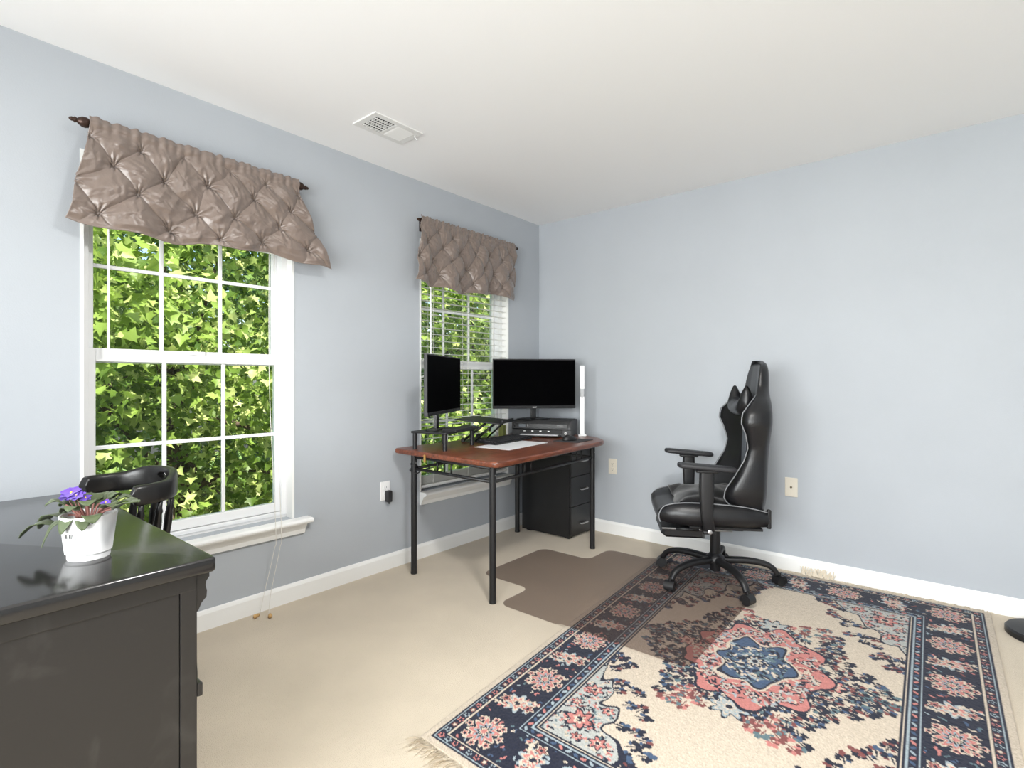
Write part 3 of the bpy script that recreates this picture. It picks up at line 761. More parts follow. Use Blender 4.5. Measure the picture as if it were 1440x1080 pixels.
DZ = .74
def desk():
    org = Vector((.47, -.95, 0))
    root = tag(empty('desk', org), 'brown wood top desk on black metal tube frame by the corner window', 'desk')
    # outline of the top, clockwise from near-left, rounded corners
    base = [(.05, -1.535), (.915, -1.57), (.838, -.36), (.70, -.215), (.50, -.14), (.022, -.10)]
    rad = [.03, .07, .12, .12, .1, .03]
    P = []
    n = len(base)
    for i in range(n):
        p = Vector(base[i]); a = Vector(base[i - 1]); c = Vector(base[(i + 1) % n])
        da = (a - p).normalized(); dc = (c - p).normalized(); r = min(rad[i], (a - p).length * .48, (c - p).length * .48)
        for k in range(7):
            t = k / 6; q = p + da * r * (1 - t) ** 2 + dc * r * t ** 2; P.append((q.x - org.x, q.y - org.y))
    MB().prism(P, DZ - .03, DZ, .009, 3).build('tabletop', wood_m, root, auto=50)
    legs = [(.186, -1.49), (.828, -1.505), (.108, -.42), (.755, -.40)]
    L = [Vector((x - org.x, y - org.y, 0)) for x, y in legs]
    for p in L:
        m = MB().tube([p, p + Vector((0, 0, DZ - .03))], .018, 14); m.build('leg', black_metal, root, auto=50)
        MB().lathe([(.019, 0), (.019, .012), (.0185, .014)], 14, c=tuple(p)).build('foot_cap', black_plastic, root, auto=50)
    def rail(a, b, z, r=.009): MB().tube([a + Vector((0, 0, z)), b + Vector((0, 0, z))], r, 10).build('rail', black_metal, root, smooth=True)
    groups = {(0, 1): (.33, .42, .51), (1, 3): (.2, .26, .32, .74, .8, .86), (2, 3): (.41, .5, .59), (0, 2): (.2, .26, .32, .74, .8, .86)}
    for (i, j), fr in groups.items():
        rail(L[i], L[j], DZ - .045); rail(L[i], L[j], DZ - .115)
        for f in fr:
            p = L[i].lerp(L[j], f); MB().tube([p + Vector((0, 0, DZ - .115)), p + Vector((0, 0, DZ - .045))], .005, 8).build('spindle', black_metal, root, smooth=True)
    br = mat('brass', (186, 146, 84), .4, metal=.5)
    MB().box((-.125, -.605, DZ - .055), (-.112, -.597, DZ - .012), .002).build('latch', br, root)
    for k, p in enumerate(L):
        MB().lathe([(.004, 0), (.004, .002), (.001, .0025)], 10, M=Matrix.Translation((p.x + .018, p.y, DZ - .08)) @ Matrix.Rotation(R(90), 4, 'Y')).build('bolt', silver_m, root)
desk()

# ---- filing cabinet
def cabinet():
    x0, x1, y0, y1, H = .095, .545, -.345, -.02, .66
    root = tag(empty('filing_cabinet', ((x0 + x1) / 2, (y0 + y1) / 2, 0)), 'black three-drawer filing cabinet under the desk by the corner', 'cabinet')
    hx, hy = (x1 - x0) / 2, (y1 - y0) / 2
    bm_ = mat('satin_black_laminate', (26, 26, 27), .38)
    MB().box((-hx, -hy, .012), (hx - .018, hy, H), .002).build('body', bm_, root)
    for sx in (-1, 1):
        for sy in (-1, 1): MB().box((sx * (hx - .05) - .02, sy * (hy - .04) - .02, 0), (sx * (hx - .05) + .02, sy * (hy - .04) + .02, .012)).build('foot', black_plastic, root)
    zs = [.03, .235, .45, H - .008]
    for k in range(3):
        d = MB().box((hx - .018, -hy + .003, zs[k] + .002), (hx, hy - .003, zs[k + 1] - .002), .002).build('drawer', bm_, root)
        zc = (zs[k] + zs[k + 1]) / 2 + (.01 if k else -.03)
        m = MB().tube([(hx, -.045, zc), (hx + .014, -.042, zc - .002), (hx + .018, -.02, zc - .003), (hx + .018, .02, zc - .003), (hx + .014, .042, zc - .002), (hx, .045, zc)], [.004, .006, .006, .006, .006, .004], 8, smooth_n=4)
        m.build('handle', silver_m, d, smooth=True)
cabinet()

# ================================================================== THINGS ON THE DESK
def monitor(loc, rz, w, h, zb, neck_off, foot, foot_z, label, logo, tilt=0, xoff=0):
    """local: screen faces -y, x across; loc = screen centre on plan, z = where the foot stands"""
    root = tag(empty('monitor', (loc[0], loc[1], foot_z), rz), label, 'monitor', 'desktop monitors')
    z0 = zb - foot_z
    MB().box((-w / 2, 0, z0), (w / 2, .022, z0 + h), .003).build('housing', black_plastic, root)
    MB().prism(rrect(-w * .3, z0 + .05, w * .3, z0 + h - .06, .03), 0, .03, .008, M=Matrix.Translation((0, .05, 0)) @ Matrix.Rotation(R(90), 4, 'X')).build('back_cover', dark_plastic, root, auto=40)
    MB().box((-w / 2 + .006, -.0012, z0 + .022), (w / 2 - .006, .001, z0 + h - .008), .0003, 1).build('screen', screen_m, root)
    MB().box((-w / 2 + .002, -.002, z0 + .001), (w / 2 - .002, .001, z0 + .02), .0006, 1).build('bezel', mat('gloss_black_plastic', (20, 20, 21), .25), root)
    MB().box((xoff - .02, neck_off - .008, .006), (xoff + .02, neck_off + .012, z0 + .1), .003).build('neck', mat('gloss_black_plastic', (20, 20, 21), .25), root)
    if foot == 'round':
        m = MB(); sc = Matrix.Translation((xoff, neck_off, 0)) @ Matrix.Diagonal((1.25, .85, 1, 1))
        m.lathe([(.10, 0), (.102, .003), (.098, .007), (.05, .012), (.025, .018)], 32, M=sc); m.build('foot', mat('gloss_black_plastic', (20, 20, 21), .25), root, auto=50)
    else:
        MB().prism(rrect(xoff - .08, neck_off - .03, xoff + .08, neck_off + .05, .02), 0, .008, .002).build('foot', black_plastic, root)
    if logo:
        text_mesh('logo', logo, .019, mat('logo_silver', (200, 200, 200), .4), root, (0, -.0026, z0 + .0055), (R(90), 0, 0))
    return root
monitor((.270, -1.314), math.atan2(.88, -.47), .62, .352, .948, .055, 'flat', .8485, 'black monitor standing on the small riser, seen at an angle', None, xoff=0)
monitor((.283, -.432), math.atan2(.742, .67), .62, .366, .942, .05, 'round', .8605, 'wide black monitor facing the room above the printer', 'acer')

def riser():
    root = tag(empty('monitor_riser', (.245, -1.30, DZ), R(15)), 'small black four-legged monitor riser on the desk', 'riser')
    MB().prism(rrect(-.125, -.18, .125, .18, .012), .096, .108, .002).build('shelf', black_plastic, root)
    for sx in (-1, 1):
        for sy in (-1, 1): MB().tube([(sx * .105, sy * .16, 0), (sx * .105, sy * .16, .096)], .013, 12).build('leg', black_metal, root, auto=50)
riser()
o = tag(empty('laptop', (.352, -1.262, DZ + .108), R(15)), 'slim closed black laptop lying on the monitor riser', 'laptop')
MB().prism(rrect(-.05, -.14, .05, .14, .01), 0, .009, .002).build('base', black_plastic, o); MB().prism(rrect(-.05, -.14, .05, .14, .01), .0095, .017, .002).build('lid', dark_plastic, o)
def clip():
    root = tag(empty('binder_clip', (.30, -1.10, DZ + .108), R(40)), 'small bright blue clip lying on the riser edge', 'clip')
    bl = mat('blue_plastic', (60, 140, 190), .4)
    MB().loft([[(-.016, -.010, 0), (.016, -.010, 0), (.016, .010, 0), (-.016, .010, 0)], [(-.016, -.002, .014), (.016, -.002, .014), (.016, .002, .014), (-.016, .002, .014)]]).build('body', bl, root)
    for s in (-1, 1): MB().tube([(-.008, s * .003, .012), (-.006, s * .012, .024), (.006, s * .012, .024), (.008, s * .003, .012)], .0012, 6).build('handle', silver_m, root)
clip()
def laptop_stand():
    root = tag(empty('laptop_stand', (.205, -.88, DZ), R(22)), 'black folding laptop stand with raised flat plate beside the printer', 'stand')
    M = Matrix.Translation((0, 0, .14)) @ Matrix.Rotation(R(4), 4, 'Y')
    MB().prism(rrect(-.16, -.17, .16, .17, .012), -.004, .004, .0015, M=M).build('plate', black_plastic, root)
    MB().box((.155, -.12, .128), (.163, .12, .150), .002).build('stop_bar', black_plastic, root)
    MB().prism(rrect(-.13, -.13, .02, .13, .012), 0, .006, .0015).build('base_plate', black_plastic, root)
    for sy in (-1, 1):
        MB().tube([(-.11, sy * .135, .008), (.05, sy * .135, .128)], .008, 10).build('arm', black_metal, root, smooth=True)
        MB().tube([(-.03, sy * .115, .008), (.10, sy * .115, .124)], .006, 10).build('arm', black_metal, root, smooth=True)
        MB().lathe([(.012, -.01), (.013, 0), (.012, .01)], 12, M=Matrix.Translation((-.11, sy * .135, .0145)) @ Matrix.Rotation(R(90), 4, 'X')).build('hinge', black_metal, root, auto=50)
laptop_stand()
def printer():
    root = tag(empty('printer', (.305, -.335, DZ), R(23)), 'black inkjet printer with small screen and paper tray under the monitor', 'printer')
    gl = mat('gloss_black_plastic', (20, 20, 21), .25); w, d, h = .218, .135, .118
    m = MB(); prof = [(-d + .012, .004), (d, .004), (d, h - .004), (d - .004, h), (-d + .02, h), (-d + .006, h - .02), (-d, h - .055), (-d, .06), (-d + .012, .052)]
    m.loft([[(x, y, z) for y, z in prof] for x in (-w, w)]); m.build('body', black_plastic, root, auto=30)
    MB().prism(rrect(-w + .008, -d + .026, w - .008, d - .01, .015), h, h + .0025, .001).build('scanner_lid', dark_plastic, root)
    pn = MB().box((-w + .02, -d - .004, .066), (w - .02, -d + .004, .096), .002).build('control_panel', gl, root)
    MB().box((-w + .055, -d - .0052, .07), (-w + .105, -d - .004, .092)).build('display', mat('lcd_grey', (88, 94, 100), .3), pn)
    for k in range(3): MB().box((-w + .118, -d - .0052, .072 + k * .008), (-w + .124, -d - .004, .075 + k * .008)).build('button', mat('button_grey', (150, 150, 150), .4), pn)
    MB().box((.12, -d - .0048, .083), (.165, -d - .004, .086)).build('model_print', mat('print_grey', (120, 120, 120), .4), pn)
    MB().box((-w + .06, -d - .001, .028), (w - .06, -d + .008, .05), .002).build('output_slot', mat('slot_black', (6, 6, 7), .6), root)
    MB().box((-w + .06, -d - .055, .008), (w - .07, -d + .012, .016), .003).build('output_tray', black_plastic, root)
    for k in range(4): MB().box((-w + .09 + k * .06, -d - .003, .038), (-w + .105 + k * .06, -d + .001, .046), .001).build('roller', silver_m, root)
    for sx in (-1, 1):
        for sy in (-1, 1): MB().box((sx * .17 - .012, sy * .09 - .012, 0), (sx * .17 + .012, sy * .09 + .012, .005)).build('foot', black_plastic, root)
    MB().lathe([(.010, 0), (.010, .0012), (.009, .0016)], 20, M=Matrix.Translation((w - .035, -d + .004, .03)) @ Matrix.Rotation(R(90), 4, 'X')).build('badge', mat('logo_silver', (200, 200, 200), .4), root)
    text_mesh('badge_letters', 'hp', .013, black_plastic, root, (w - .035, -d + .0018, .0265), (R(90), 0, 0))
    pp = tag(empty('paper_sheets', (.305, -.335, DZ), R(23)), 'short stack of white paper in the printer tray', 'paper')
    for k in range(3): MB().box((-w + .075, -d - .05 + k * .003, .0165 + k * .0012), (w - .085, -d - .002, .0172 + k * .0012)).build('sheet', paper_m, pp)
printer()
def keyboard():
    root = tag(empty('keyboard', (.34, -.83, DZ + .0015), R(97)), 'black computer keyboard lying on a white paper sheet', 'keyboard')
    M = Matrix.Rotation(R(4), 4, 'X')
    MB().prism(rrect(-.225, -.078, .225, .078, .01), .004, .017, .003, M=M).build('case', black_plastic, root)
    kb = MB().box((-.0082, -.0082, 0), (.0082, .0082, .008), .0018); k0 = kb.build('key', dark_plastic, root)
    first = True
    for r in range(6):
        for c in range(20):
            if r == 0 and 4 <= c <= 9 and c != 6: continue
            o = k0 if first else k0.copy()
            if not first: COL.objects.link(o); o.parent = root
            first = False
            p = M @ Vector((-.205 + c * .0205 + (.012 if c > 14 else 0) - .004, -.058 + r * .0212 + (.006 if r == 5 else 0), .0165)); o.location = p; o.rotation_euler = (R(4), 0, 0)
            if r == 0 and c == 6: o.scale = (6.2, 1, 1)
keyboard()
pm = MB().box((-.13, -.225, 0), (.13, .225, .0012)).build('paper_sheet', paper_m, loc=(.50, -.95, DZ), rot=(0, 0, R(6)))
tag(pm, 'large white paper sheet on the desk beneath the keyboard edge', 'paper')
pd = MB().prism(rrect(-.095, -.115, .095, .115, .012), 0, .003).build('mouse_pad', mat('grey_mouse_pad', (58, 56, 58), .85), loc=(.665, -.50, DZ), rot=(0, 0, R(4)))
tag(pd, 'thin dark grey mouse pad near the rounded desk corner', 'mouse pad')
def mouse():
    root = tag(empty('computer_mouse', (.655, -.53, DZ + .003), R(70)), 'black computer mouse on the grey mouse pad', 'mouse')
    loops = []
    for k in range(9):
        t = k / 8; z = .034 * math.sin(t * math.pi / 2) if k < 8 else .034
        f = math.cos(t * math.pi / 2) ** .55 if k < 8 else .08
        loops.append([(.056 * f * math.cos(a) + .004 * t, .031 * f * math.sin(a), z * (1 - .12 * math.cos(a))) for a in [2 * math.pi * i / 20 for i in range(20)]])
    MB().loft(loops).build('shell', black_plastic, root, smooth=True)
    MB().lathe([(.008, -.003), (.009, 0), (.008, .003)], 14, M=Matrix.Translation((-.03, 0, .024)) @ Matrix.Rotation(R(90), 4, 'X')).build('scroll_wheel', dark_plastic, root)
mouse()
def led_lamp():
    root = tag(empty('desk_lamp', (.55, -.205, DZ), R(35)), 'slim white folded LED desk lamp standing upright behind the monitor', 'lamp')
    MB().prism(rrect(-.03, -.03, .03, .03, .01), 0, .012, .003).build('base', white_plastic, root)
    MB().box((-.016, -.007, .012), (.016, .007, .29), .003).build('stem', white_plastic, root)
    MB().lathe([(.013, -.009), (.013, .009)], 16, M=Matrix.Translation((0, 0, .298)) @ Matrix.Rotation(R(90), 4, 'X')).build('hinge', mat('light_grey_plastic', (176, 178, 180), .4), root, auto=40)
    MB().box((-.014, -.006, .306), (.014, .006, .345), .003).build('arm_joint', mat('light_grey_plastic', (176, 178, 180), .4), root)
    MB().box((-.017, -.008, .345), (.017, .008, .52), .005).build('lamp_head', white_plastic, root)
led_lamp()
ob = MB().box((-.018, -.03, 0), (.018, .03, .085), .003).build('olive_box', mat('olive_card', (122, 128, 66), .7), loc=(.13, -.62, DZ), rot=(0, 0, R(20)))
tag(ob, 'small olive green box standing between laptop stand and printer', 'box')
cb = MB().tube([(x, y - .04, z) for x, y, z in [(.164, -1.43, .66), (.19, -1.477, .655), (.212, -1.45, .645), (.186, -1.423, .63), (.16, -1.45, .622), (.186, -1.477, .615), (.214, -1.45, .60), (.225, -1.42, .615), (.26, -1.36, .63)]], .0035, 8, smooth_n=6).build('power_cable', black_plastic, smooth=True)
tag(cb, 'black cable looped around the desk leg nearest the outlet', 'cable')

# ================================================================== GAMING CHAIR
def gaming_chair():
    hub = Vector((1.62, -.50, 0)); yaw = R(210)
    z0 = .0155
    root = tag(empty('gaming_chair', hub, yaw), 'black high-backed gaming chair with grey piping on five casters', 'chair')
    inv = -yaw
    # base star (world angles given)
    for wa in (175, 246, 316, 27, 101):
        a = R(wa) + inv; ca, sa = math.cos(a), math.sin(a)
        path = [(.02, .125), (.08, .125), (.17, .128), (.25, .118), (.30, .095), (.325, .06)]
        m = MB()
        loops = []; P = catmull([Vector((r * ca, r * sa, z + z0)) for r, z in path], 5)
        n = len(P); tw = Vector((-sa, ca, 0))
        for i, p in enumerate(P):
            t = (P[min(i + 1, n - 1)] - P[max(i - 1, 0)]).normalized(); up = t.cross(tw).normalized(); f = i / (n - 1)
            w = .026 - .010 * f; hgt = .019 - .005 * f
            loops.append([p + tw * w * math.copysign(abs(math.cos(q)) ** .7, math.cos(q)) + up * hgt * math.copysign(abs(math.sin(q)) ** .7, math.sin(q)) for q in [2 * math.pi * k / 12 for k in range(12)]])
        leg = m.loft(loops).build('base_leg', black_metal, root, smooth=True)
        c = Vector((.335 * ca, .335 * sa, z0))
        cs = MB()
        T = Matrix.Translation(c) @ Matrix.Rotation(a + .5, 4, 'Z')
        for s in (-1, 1): cs.lathe([(.008, -.0085), (.024, -.0085), (.027, -.004), (.027, .004), (.024, .0085), (.008, .0085)], 18, M=T @ Matrix.Translation((0, s * .0145, .027)) @ Matrix.Rotation(R(90), 4, 'X'))
        cs.build('caster_wheel', black_plastic, leg, auto=40)
        hd = MB(); hood = []
        for y in (-.026, .026):
            hood.append([T @ Vector((.031 * math.cos(q), y, .027 + .031 * math.sin(q))) for q in [R(-20 + 220 * k / 12) for k in range(13)]] + [T @ Vector((.018 * math.cos(q), y, .03 + .018 * math.sin(q))) for q in [R(200 - 220 * k / 6) for k in range(7)]])
        hd.loft(hood); hd.tube([T @ Vector((0, 0, .05)), T @ Vector((0, 0, .072))], .008, 10)
        hd.build('caster_hood', black_plastic, leg, auto=50)
    MB().lathe([(.03, .10 + z0), (.05, .105 + z0), (.056, .12 + z0), (.052, .14 + z0), (.036, .152 + z0), (.03, .16 + z0)], 24).build('hub', black_metal, root, auto=50)
    MB().lathe([(.026, .06 + z0), (.028, .065 + z0), (.028, .30), (.022, .302), (.022, .33)], 20).build('gas_lift', black_plastic, root, auto=40)
    m = MB().box((-.13, -.09, .325), (.11, .09, .36), .004); m.box((-.20, -.20, .357), (.17, .20, .371), .003); m.build('tilt_plate', black_metal, root)
    MB().tube([(.03, -.08, .322), (.05, -.2, .318), (.05, -.255, .316)], [.005, .005, .008], 8).build('lever', black_plastic, root, smooth=True)
    # seat : lofted along x with raised side bolsters
    def seat_loop(x, hw, zb, zc, zbol, inset):
        pts = []
        ys = np.linspace(-1, 1, 25)
        for y in ys:
            k = max(0, (abs(y) - .55) / .45); bol = math.sin(min(1, k * 1.25) * math.pi / 2) if k < .8 else math.cos((k - .8) / .2 * math.pi / 2) ** .6
            z = zc + (zbol - zc) * bol if k < .8 else zb + .05 + (zbol - zb - .05) * bol
            pts.append(Vector((x, y * hw, z)))
        for y in ys[::-1]:
            pts.append(Vector((x, y * (hw - .02), zb + .012 * abs(y) ** 4)))
        return pts
    secs = [(-.235, .205, .378, .43, .44), (-.22, .225, .372, .45, .465), (-.10, .25, .37, .455, .488), (.05, .262, .37, .46, .50), (.18, .262, .372, .465, .502), (.27, .25, .376, .465, .49), (.315, .235, .386, .455, .47), (.335, .215, .40, .435, .445)]
    MB().loft([seat_loop(*s, 0) for s in secs]).build('seat', leather_m, root, smooth=True)
    for s in (-1, 1):
        MB().tube([(-.22, s * .205, .46), (-.10, s * .228, .488), (.05, s * .238, .501), (.18, s * .238, .503), (.265, s * .228, .492), (.31, s * .222, .472), (.332, s * .226, .43), (.325, s * .232, .395)], .0035, 6, smooth_n=6).build('piping', piping_m, root, smooth=True)
    # footrest folded under the seat front
    ft = MB(); ft.loft([[Vector((x, y, z)) for x, z in ((.08 + i, .295 - j), (.29 - i, .295 - j), (.318 - i, .315), (.312 - i, .338), (.08 + i, .338))] for y, i, j in ((-.17, .02, -.012), (-.155, .005, 0), (.155, .005, 0), (.17, .02, -.012))])
    ft.build('footrest', leather_m, root, auto=40)
    for s in (-1, 1):
        MB().tube([(-.05, s * .185, .350), (.31, s * .185, .350)], .006, 8).build('footrest_rod', silver_m, root, smooth=True)
        MB().tube([(.12, s * .185, .350), (.24, s * .185, .350)], .0095, 10).build('rod_sleeve', black_plastic, root, smooth=True)
    # arm rests
    for s in (-1, 1):
        y = s * .292
        pad = MB(); lp = []
        for z, g in ((.690, .006), (.696, 0), (.708, 0), (.714, .006)):
            lp.append([Vector((x + .10, yy + y, z + .010 * (x / .14))) for x, yy in rrect(-.145 + g, -.045 + g, .145 - g, .045 - g, .035, 5)])
        pad.loft(lp); pad.build('arm_pad', dark_plastic, root, auto=50)
        p = MB()
        p.prism(rrect(-.055, -.03, .055, .03, .012), .676, .690, .003, M=Matrix.Translation((.10, y, 0)))
        secs_ = [(.10, y, .677, .034, .021), (.10, y, .60, .036, .022), (.10, y, .53, .033, .02), (.098, y, .45, .029, .018), (.09, y - s * .004, .40, .028, .017), (.085, y - s * .02, .362, .028, .014)]
        p.loft([[Vector((cx + a * rx, cy + b * ry, z)) for a, b in rrect(-1, -1, 1, 1, .5, 3)] for cx, cy, z, rx, ry in secs_])
        p.box((.055, min(y - s * .12, y), .354), (.115, max(y - s * .12, y), .37), .003)
        p.build('arm_post', black_plastic, root, auto=45)
        MB().lathe([(.011, 0), (.011, .004), (.006, .006)], 14, M=Matrix.Translation((.085, y + s * .010, .37)) @ Matrix.Rotation(R(-90 * s), 4, 'X')).build('arm_bolt', silver_m, root)
    # backrest lofted upwards; z, half width, wing reach forward, thickness, rear x
    BK = [(.462, .20, .08, .05, -.225), (.49, .225, .15, .06, -.227), (.53, .245, .19, .065, -.229), (.58, .252, .185, .065, -.231), (.65, .250, .135, .065, -.234), (.73, .242, .085, .065, -.238), (.80, .248, .068, .065, -.242), (.87, .27, .092, .065, -.246), (.93, .285, .125, .065, -.25), (.98, .275, .118, .065, -.252), (1.03, .235, .07, .065, -.255), (1.07, .175, .022, .065, -.258), (1.11, .14, .012, .062, -.262), (1.16, .130, .010, .058, -.264), (1.20, .120, .008, .052, -.264), (1.225, .104, .005, .046, -.262), (1.243, .082, .003, .038, -.259), (1.255, .055, .0, .028, -.255), (1.26, .025, .0, .016, -.25)]
    zz = np.array([b[0] for b in BK]); zs = np.linspace(zz[0], zz[-1], 44)
    itp = [np.interp(zs, zz, [b[k] for b in BK]) for k in range(1, 5)]
    loops = []; edge = {1: [], -1: []}; inner = {1: [], -1: []}; cen = []
    for z, hw, wg, th, rx in zip(zs, *itp):
        F = []
        for y in np.linspace(-1, 1, 29):
            k = max(0, (abs(y) - .42) / .58)
            x = th + wg * (k ** 1.25 if k < .9 else (.9 ** 1.25)) ; 
            if k >= .9: x = th + wg * .876 * (1 - ((k - .9) / .1) ** 2 * .35)
            F.append(Vector((rx + x, y * hw, z)))
        Bk = [Vector((rx + .012 * abs(y) ** 3 + (.035 + .3 * wg * 0) * max(0, abs(y) - .8) / .2, y * hw * .995, z)) for y in np.linspace(1, -1, 15)]
        loops.append(F + Bk)
        for s in (-1, 1): edge[s].append(Vector((rx + th + wg * .876 + .001, s * hw * .945, z)))
        for s in (-1, 1): inner[s].append(Vector((rx + th + .003, s * hw * .36, z)))
    back = MB().loft(loops).build('backrest', leather_m, root, smooth=True)
    for s in (-1, 1):
        MB().tube(edge[s][1:34], .0033, 6).build('piping', piping_m, back, smooth=True)
    # grey centre stripe panels
    for s in (-1, 1):
        st = MB(); rows = []
        for i in range(4, 30):
            p = inner[s][i]; w = .026 + .016 * math.sin(i / 30 * 3.1)
            rows.append([p + Vector((.0015, -w, 0)), p + Vector((.0015, w, 0)), p + Vector((-.006, w, 0)), p + Vector((-.006, -w, 0))])
        st.loft(rows); st.build('accent_stripe', grey_leather, back, smooth=False)
    for s in (-1, 1): MB().box((-.238, s * .20 - .012, .375), (-.218, s * .20 + .012, .475), .006).build('recline_bracket', black_metal, root)
    # neck pillow with two pointed upper corners
    pil = MB(); lp = []
    for y in np.linspace(-1, 1, 27):
        ear = math.exp(-((abs(y) - .86) / .13) ** 2); t = (1 - abs(y) ** 6)
        zt = 1.058 + .075 * ear - .012 * (1 - abs(y)); zb = .955 + .02 * abs(y) ** 3; th = .045 * max(.12, t) + .006
        zc = (zt + zb) / 2; hz = (zt - zb) / 2 * max(.25, 1 - abs(y) ** 14)
        lp.append([Vector((-.135 + th * math.copysign(abs(math.cos(q)) ** .8, math.cos(q)) * (1 - .45 * max(0, math.sin(q))), y * .152, zc + hz * math.sin(q))) for q in [2 * math.pi * k / 16 for k in range(16)]])
    pil.loft(lp).build('neck_pillow', leather_m, root, smooth=True)
    for s in (-1, 1): MB().tube([(-.15, s * .12, 1.03), (-.185, s * .125, 1.06), (-.225, s * .125, 1.08)], .006, 8).build('pillow_strap', fabric_black, root, smooth=True)
    # loose fabric pad on the seat: a thing of its own
    rgp = np.random.default_rng(4)
    N = 36; u = np.linspace(-1, 1, N); U, V = np.meshgrid(u, u)
    top = .088 * (1 - np.abs(U) ** 5) * (1 - np.abs(V) ** 5)
    top = top * (.78 + .22 * np.sin(U * 4 + 1.2) * np.cos(V * 3)) + .004 * np.sin(U * 9 + V * 7)
    X = .015 + 0.21 * U + .01 * np.sin(V * 4); Y = .195 * V + .012 * np.sin(U * 5)
    Zb = .4675 + .04 * np.sin(np.clip((np.abs(Y) / .262 - .55) / .45 * 1.25, 0, 1) * math.pi / 2); Zt = Zb + .006 + top
    P = np.concatenate([np.stack([X, Y, Zt], -1).reshape(-1, 3), np.stack([X, Y, Zb], -1).reshape(-1, 3)])
    idx = np.arange(N * N).reshape(N, N); q = lambda I: np.stack([I[:-1, :-1], I[:-1, 1:], I[1:, 1:], I[1:, :-1]], -1).reshape(-1, 4)
    Fq = np.vstack([q(idx), q(idx + N * N)[:, ::-1]])
    rim = np.concatenate([idx[0, :], idx[1:, -1], idx[-1, -2::-1], idx[-2:0:-1, 0]]); mm = len(rim)
    Fq = np.vstack([Fq, [(rim[i], rim[i] + N * N, rim[(i + 1) % mm] + N * N, rim[(i + 1) % mm]) for i in range(mm)]])
    sp = link('seat_cushion', np_mesh('seat_cushion', P, Fq), fabric_black, smooth=True, loc=tuple(hub), rot=(0, 0, yaw))
    tag(sp, 'soft black fabric cushion lying on the gaming chair seat', 'cushion')
gaming_chair()

# ================================================================== WRITING DESK, PLANT, CAPTAIN'S CHAIR
def scuffed():
    m = mat('scuffed_black_paint', (52, 49, 47), .38, spec=.5)
    nt = m.node_tree; b = nt.nodes['Principled BSDF']; tc = nt.nodes.new('ShaderNodeTexCoord')
    mp = nt.nodes.new('ShaderNodeMapping'); mp.inputs['Scale'].default_value = (1, 1, 1); mp.inputs['Rotation'].default_value = (.5, .4, .9)
    n = nt.nodes.new('ShaderNodeTexNoise'); n.inputs['Scale'].default_value = 7; n.inputs['Detail'].default_value = 12; n.inputs['Distortion'].default_value = 1.6
    r = nt.nodes.new('ShaderNodeValToRGB'); e = r.color_ramp.elements
    e[0].position = .62; e[0].color = (0, 0, 0, 1); e[1].position = .8; e[1].color = (1, 1, 1, 1)
    v = nt.nodes.new('ShaderNodeTexVoronoi'); v.inputs['Scale'].default_value = 26
    r2 = nt.nodes.new('ShaderNodeValToRGB'); e2 = r2.color_ramp.elements; e2[0].position = .03; e2[0].color = (1, 1, 1, 1); e2[1].position = .05; e2[1].color = (0, 0, 0, 1)
    n3 = nt.nodes.new('ShaderNodeTexNoise'); n3.inputs['Scale'].default_value = 5
    r3 = nt.nodes.new('ShaderNodeValToRGB'); e3 = r3.color_ramp.elements; e3[0].position = .58; e3[1].position = .62
    mul = nt.nodes.new('ShaderNodeMath'); mul.operation = 'MULTIPLY'
    mx = nt.nodes.new('ShaderNodeMixRGB'); mx.inputs[1].default_value = lin((33, 31, 30)) + (1,); mx.inputs[2].default_value = lin((50, 48, 46)) + (1,)
    mx2 = nt.nodes.new('ShaderNodeMixRGB'); mx2.inputs[2].default_value = lin((180, 178, 172)) + (1,)
    L = nt.links.new
    L(tc.outputs['Object'], mp.inputs[0]); L(mp.outputs[0], n.inputs['Vector']); L(n.outputs['Fac'], r.inputs[0]); L(r.outputs[0], mx.inputs[0])
    L(tc.outputs['Object'], v.inputs['Vector']); L(v.outputs['Distance'], r2.inputs[0]); L(tc.outputs['Object'], n3.inputs['Vector']); L(n3.outputs['Fac'], r3.inputs[0])
    L(r2.outputs[0], mul.inputs[0]); L(r3.outputs[0], mul.inputs[1]); L(mul.outputs[0], mx2.inputs[0]); L(mx.outputs[0], mx2.inputs[1]); L(mx2.outputs[0], b.inputs['Base Color'])
    return m
scuff_m = scuffed()
top_m = mat('glossy_black_top', (30, 29, 29), .16, spec=.6, bump=.02, bscale=30)
WDZ = .76
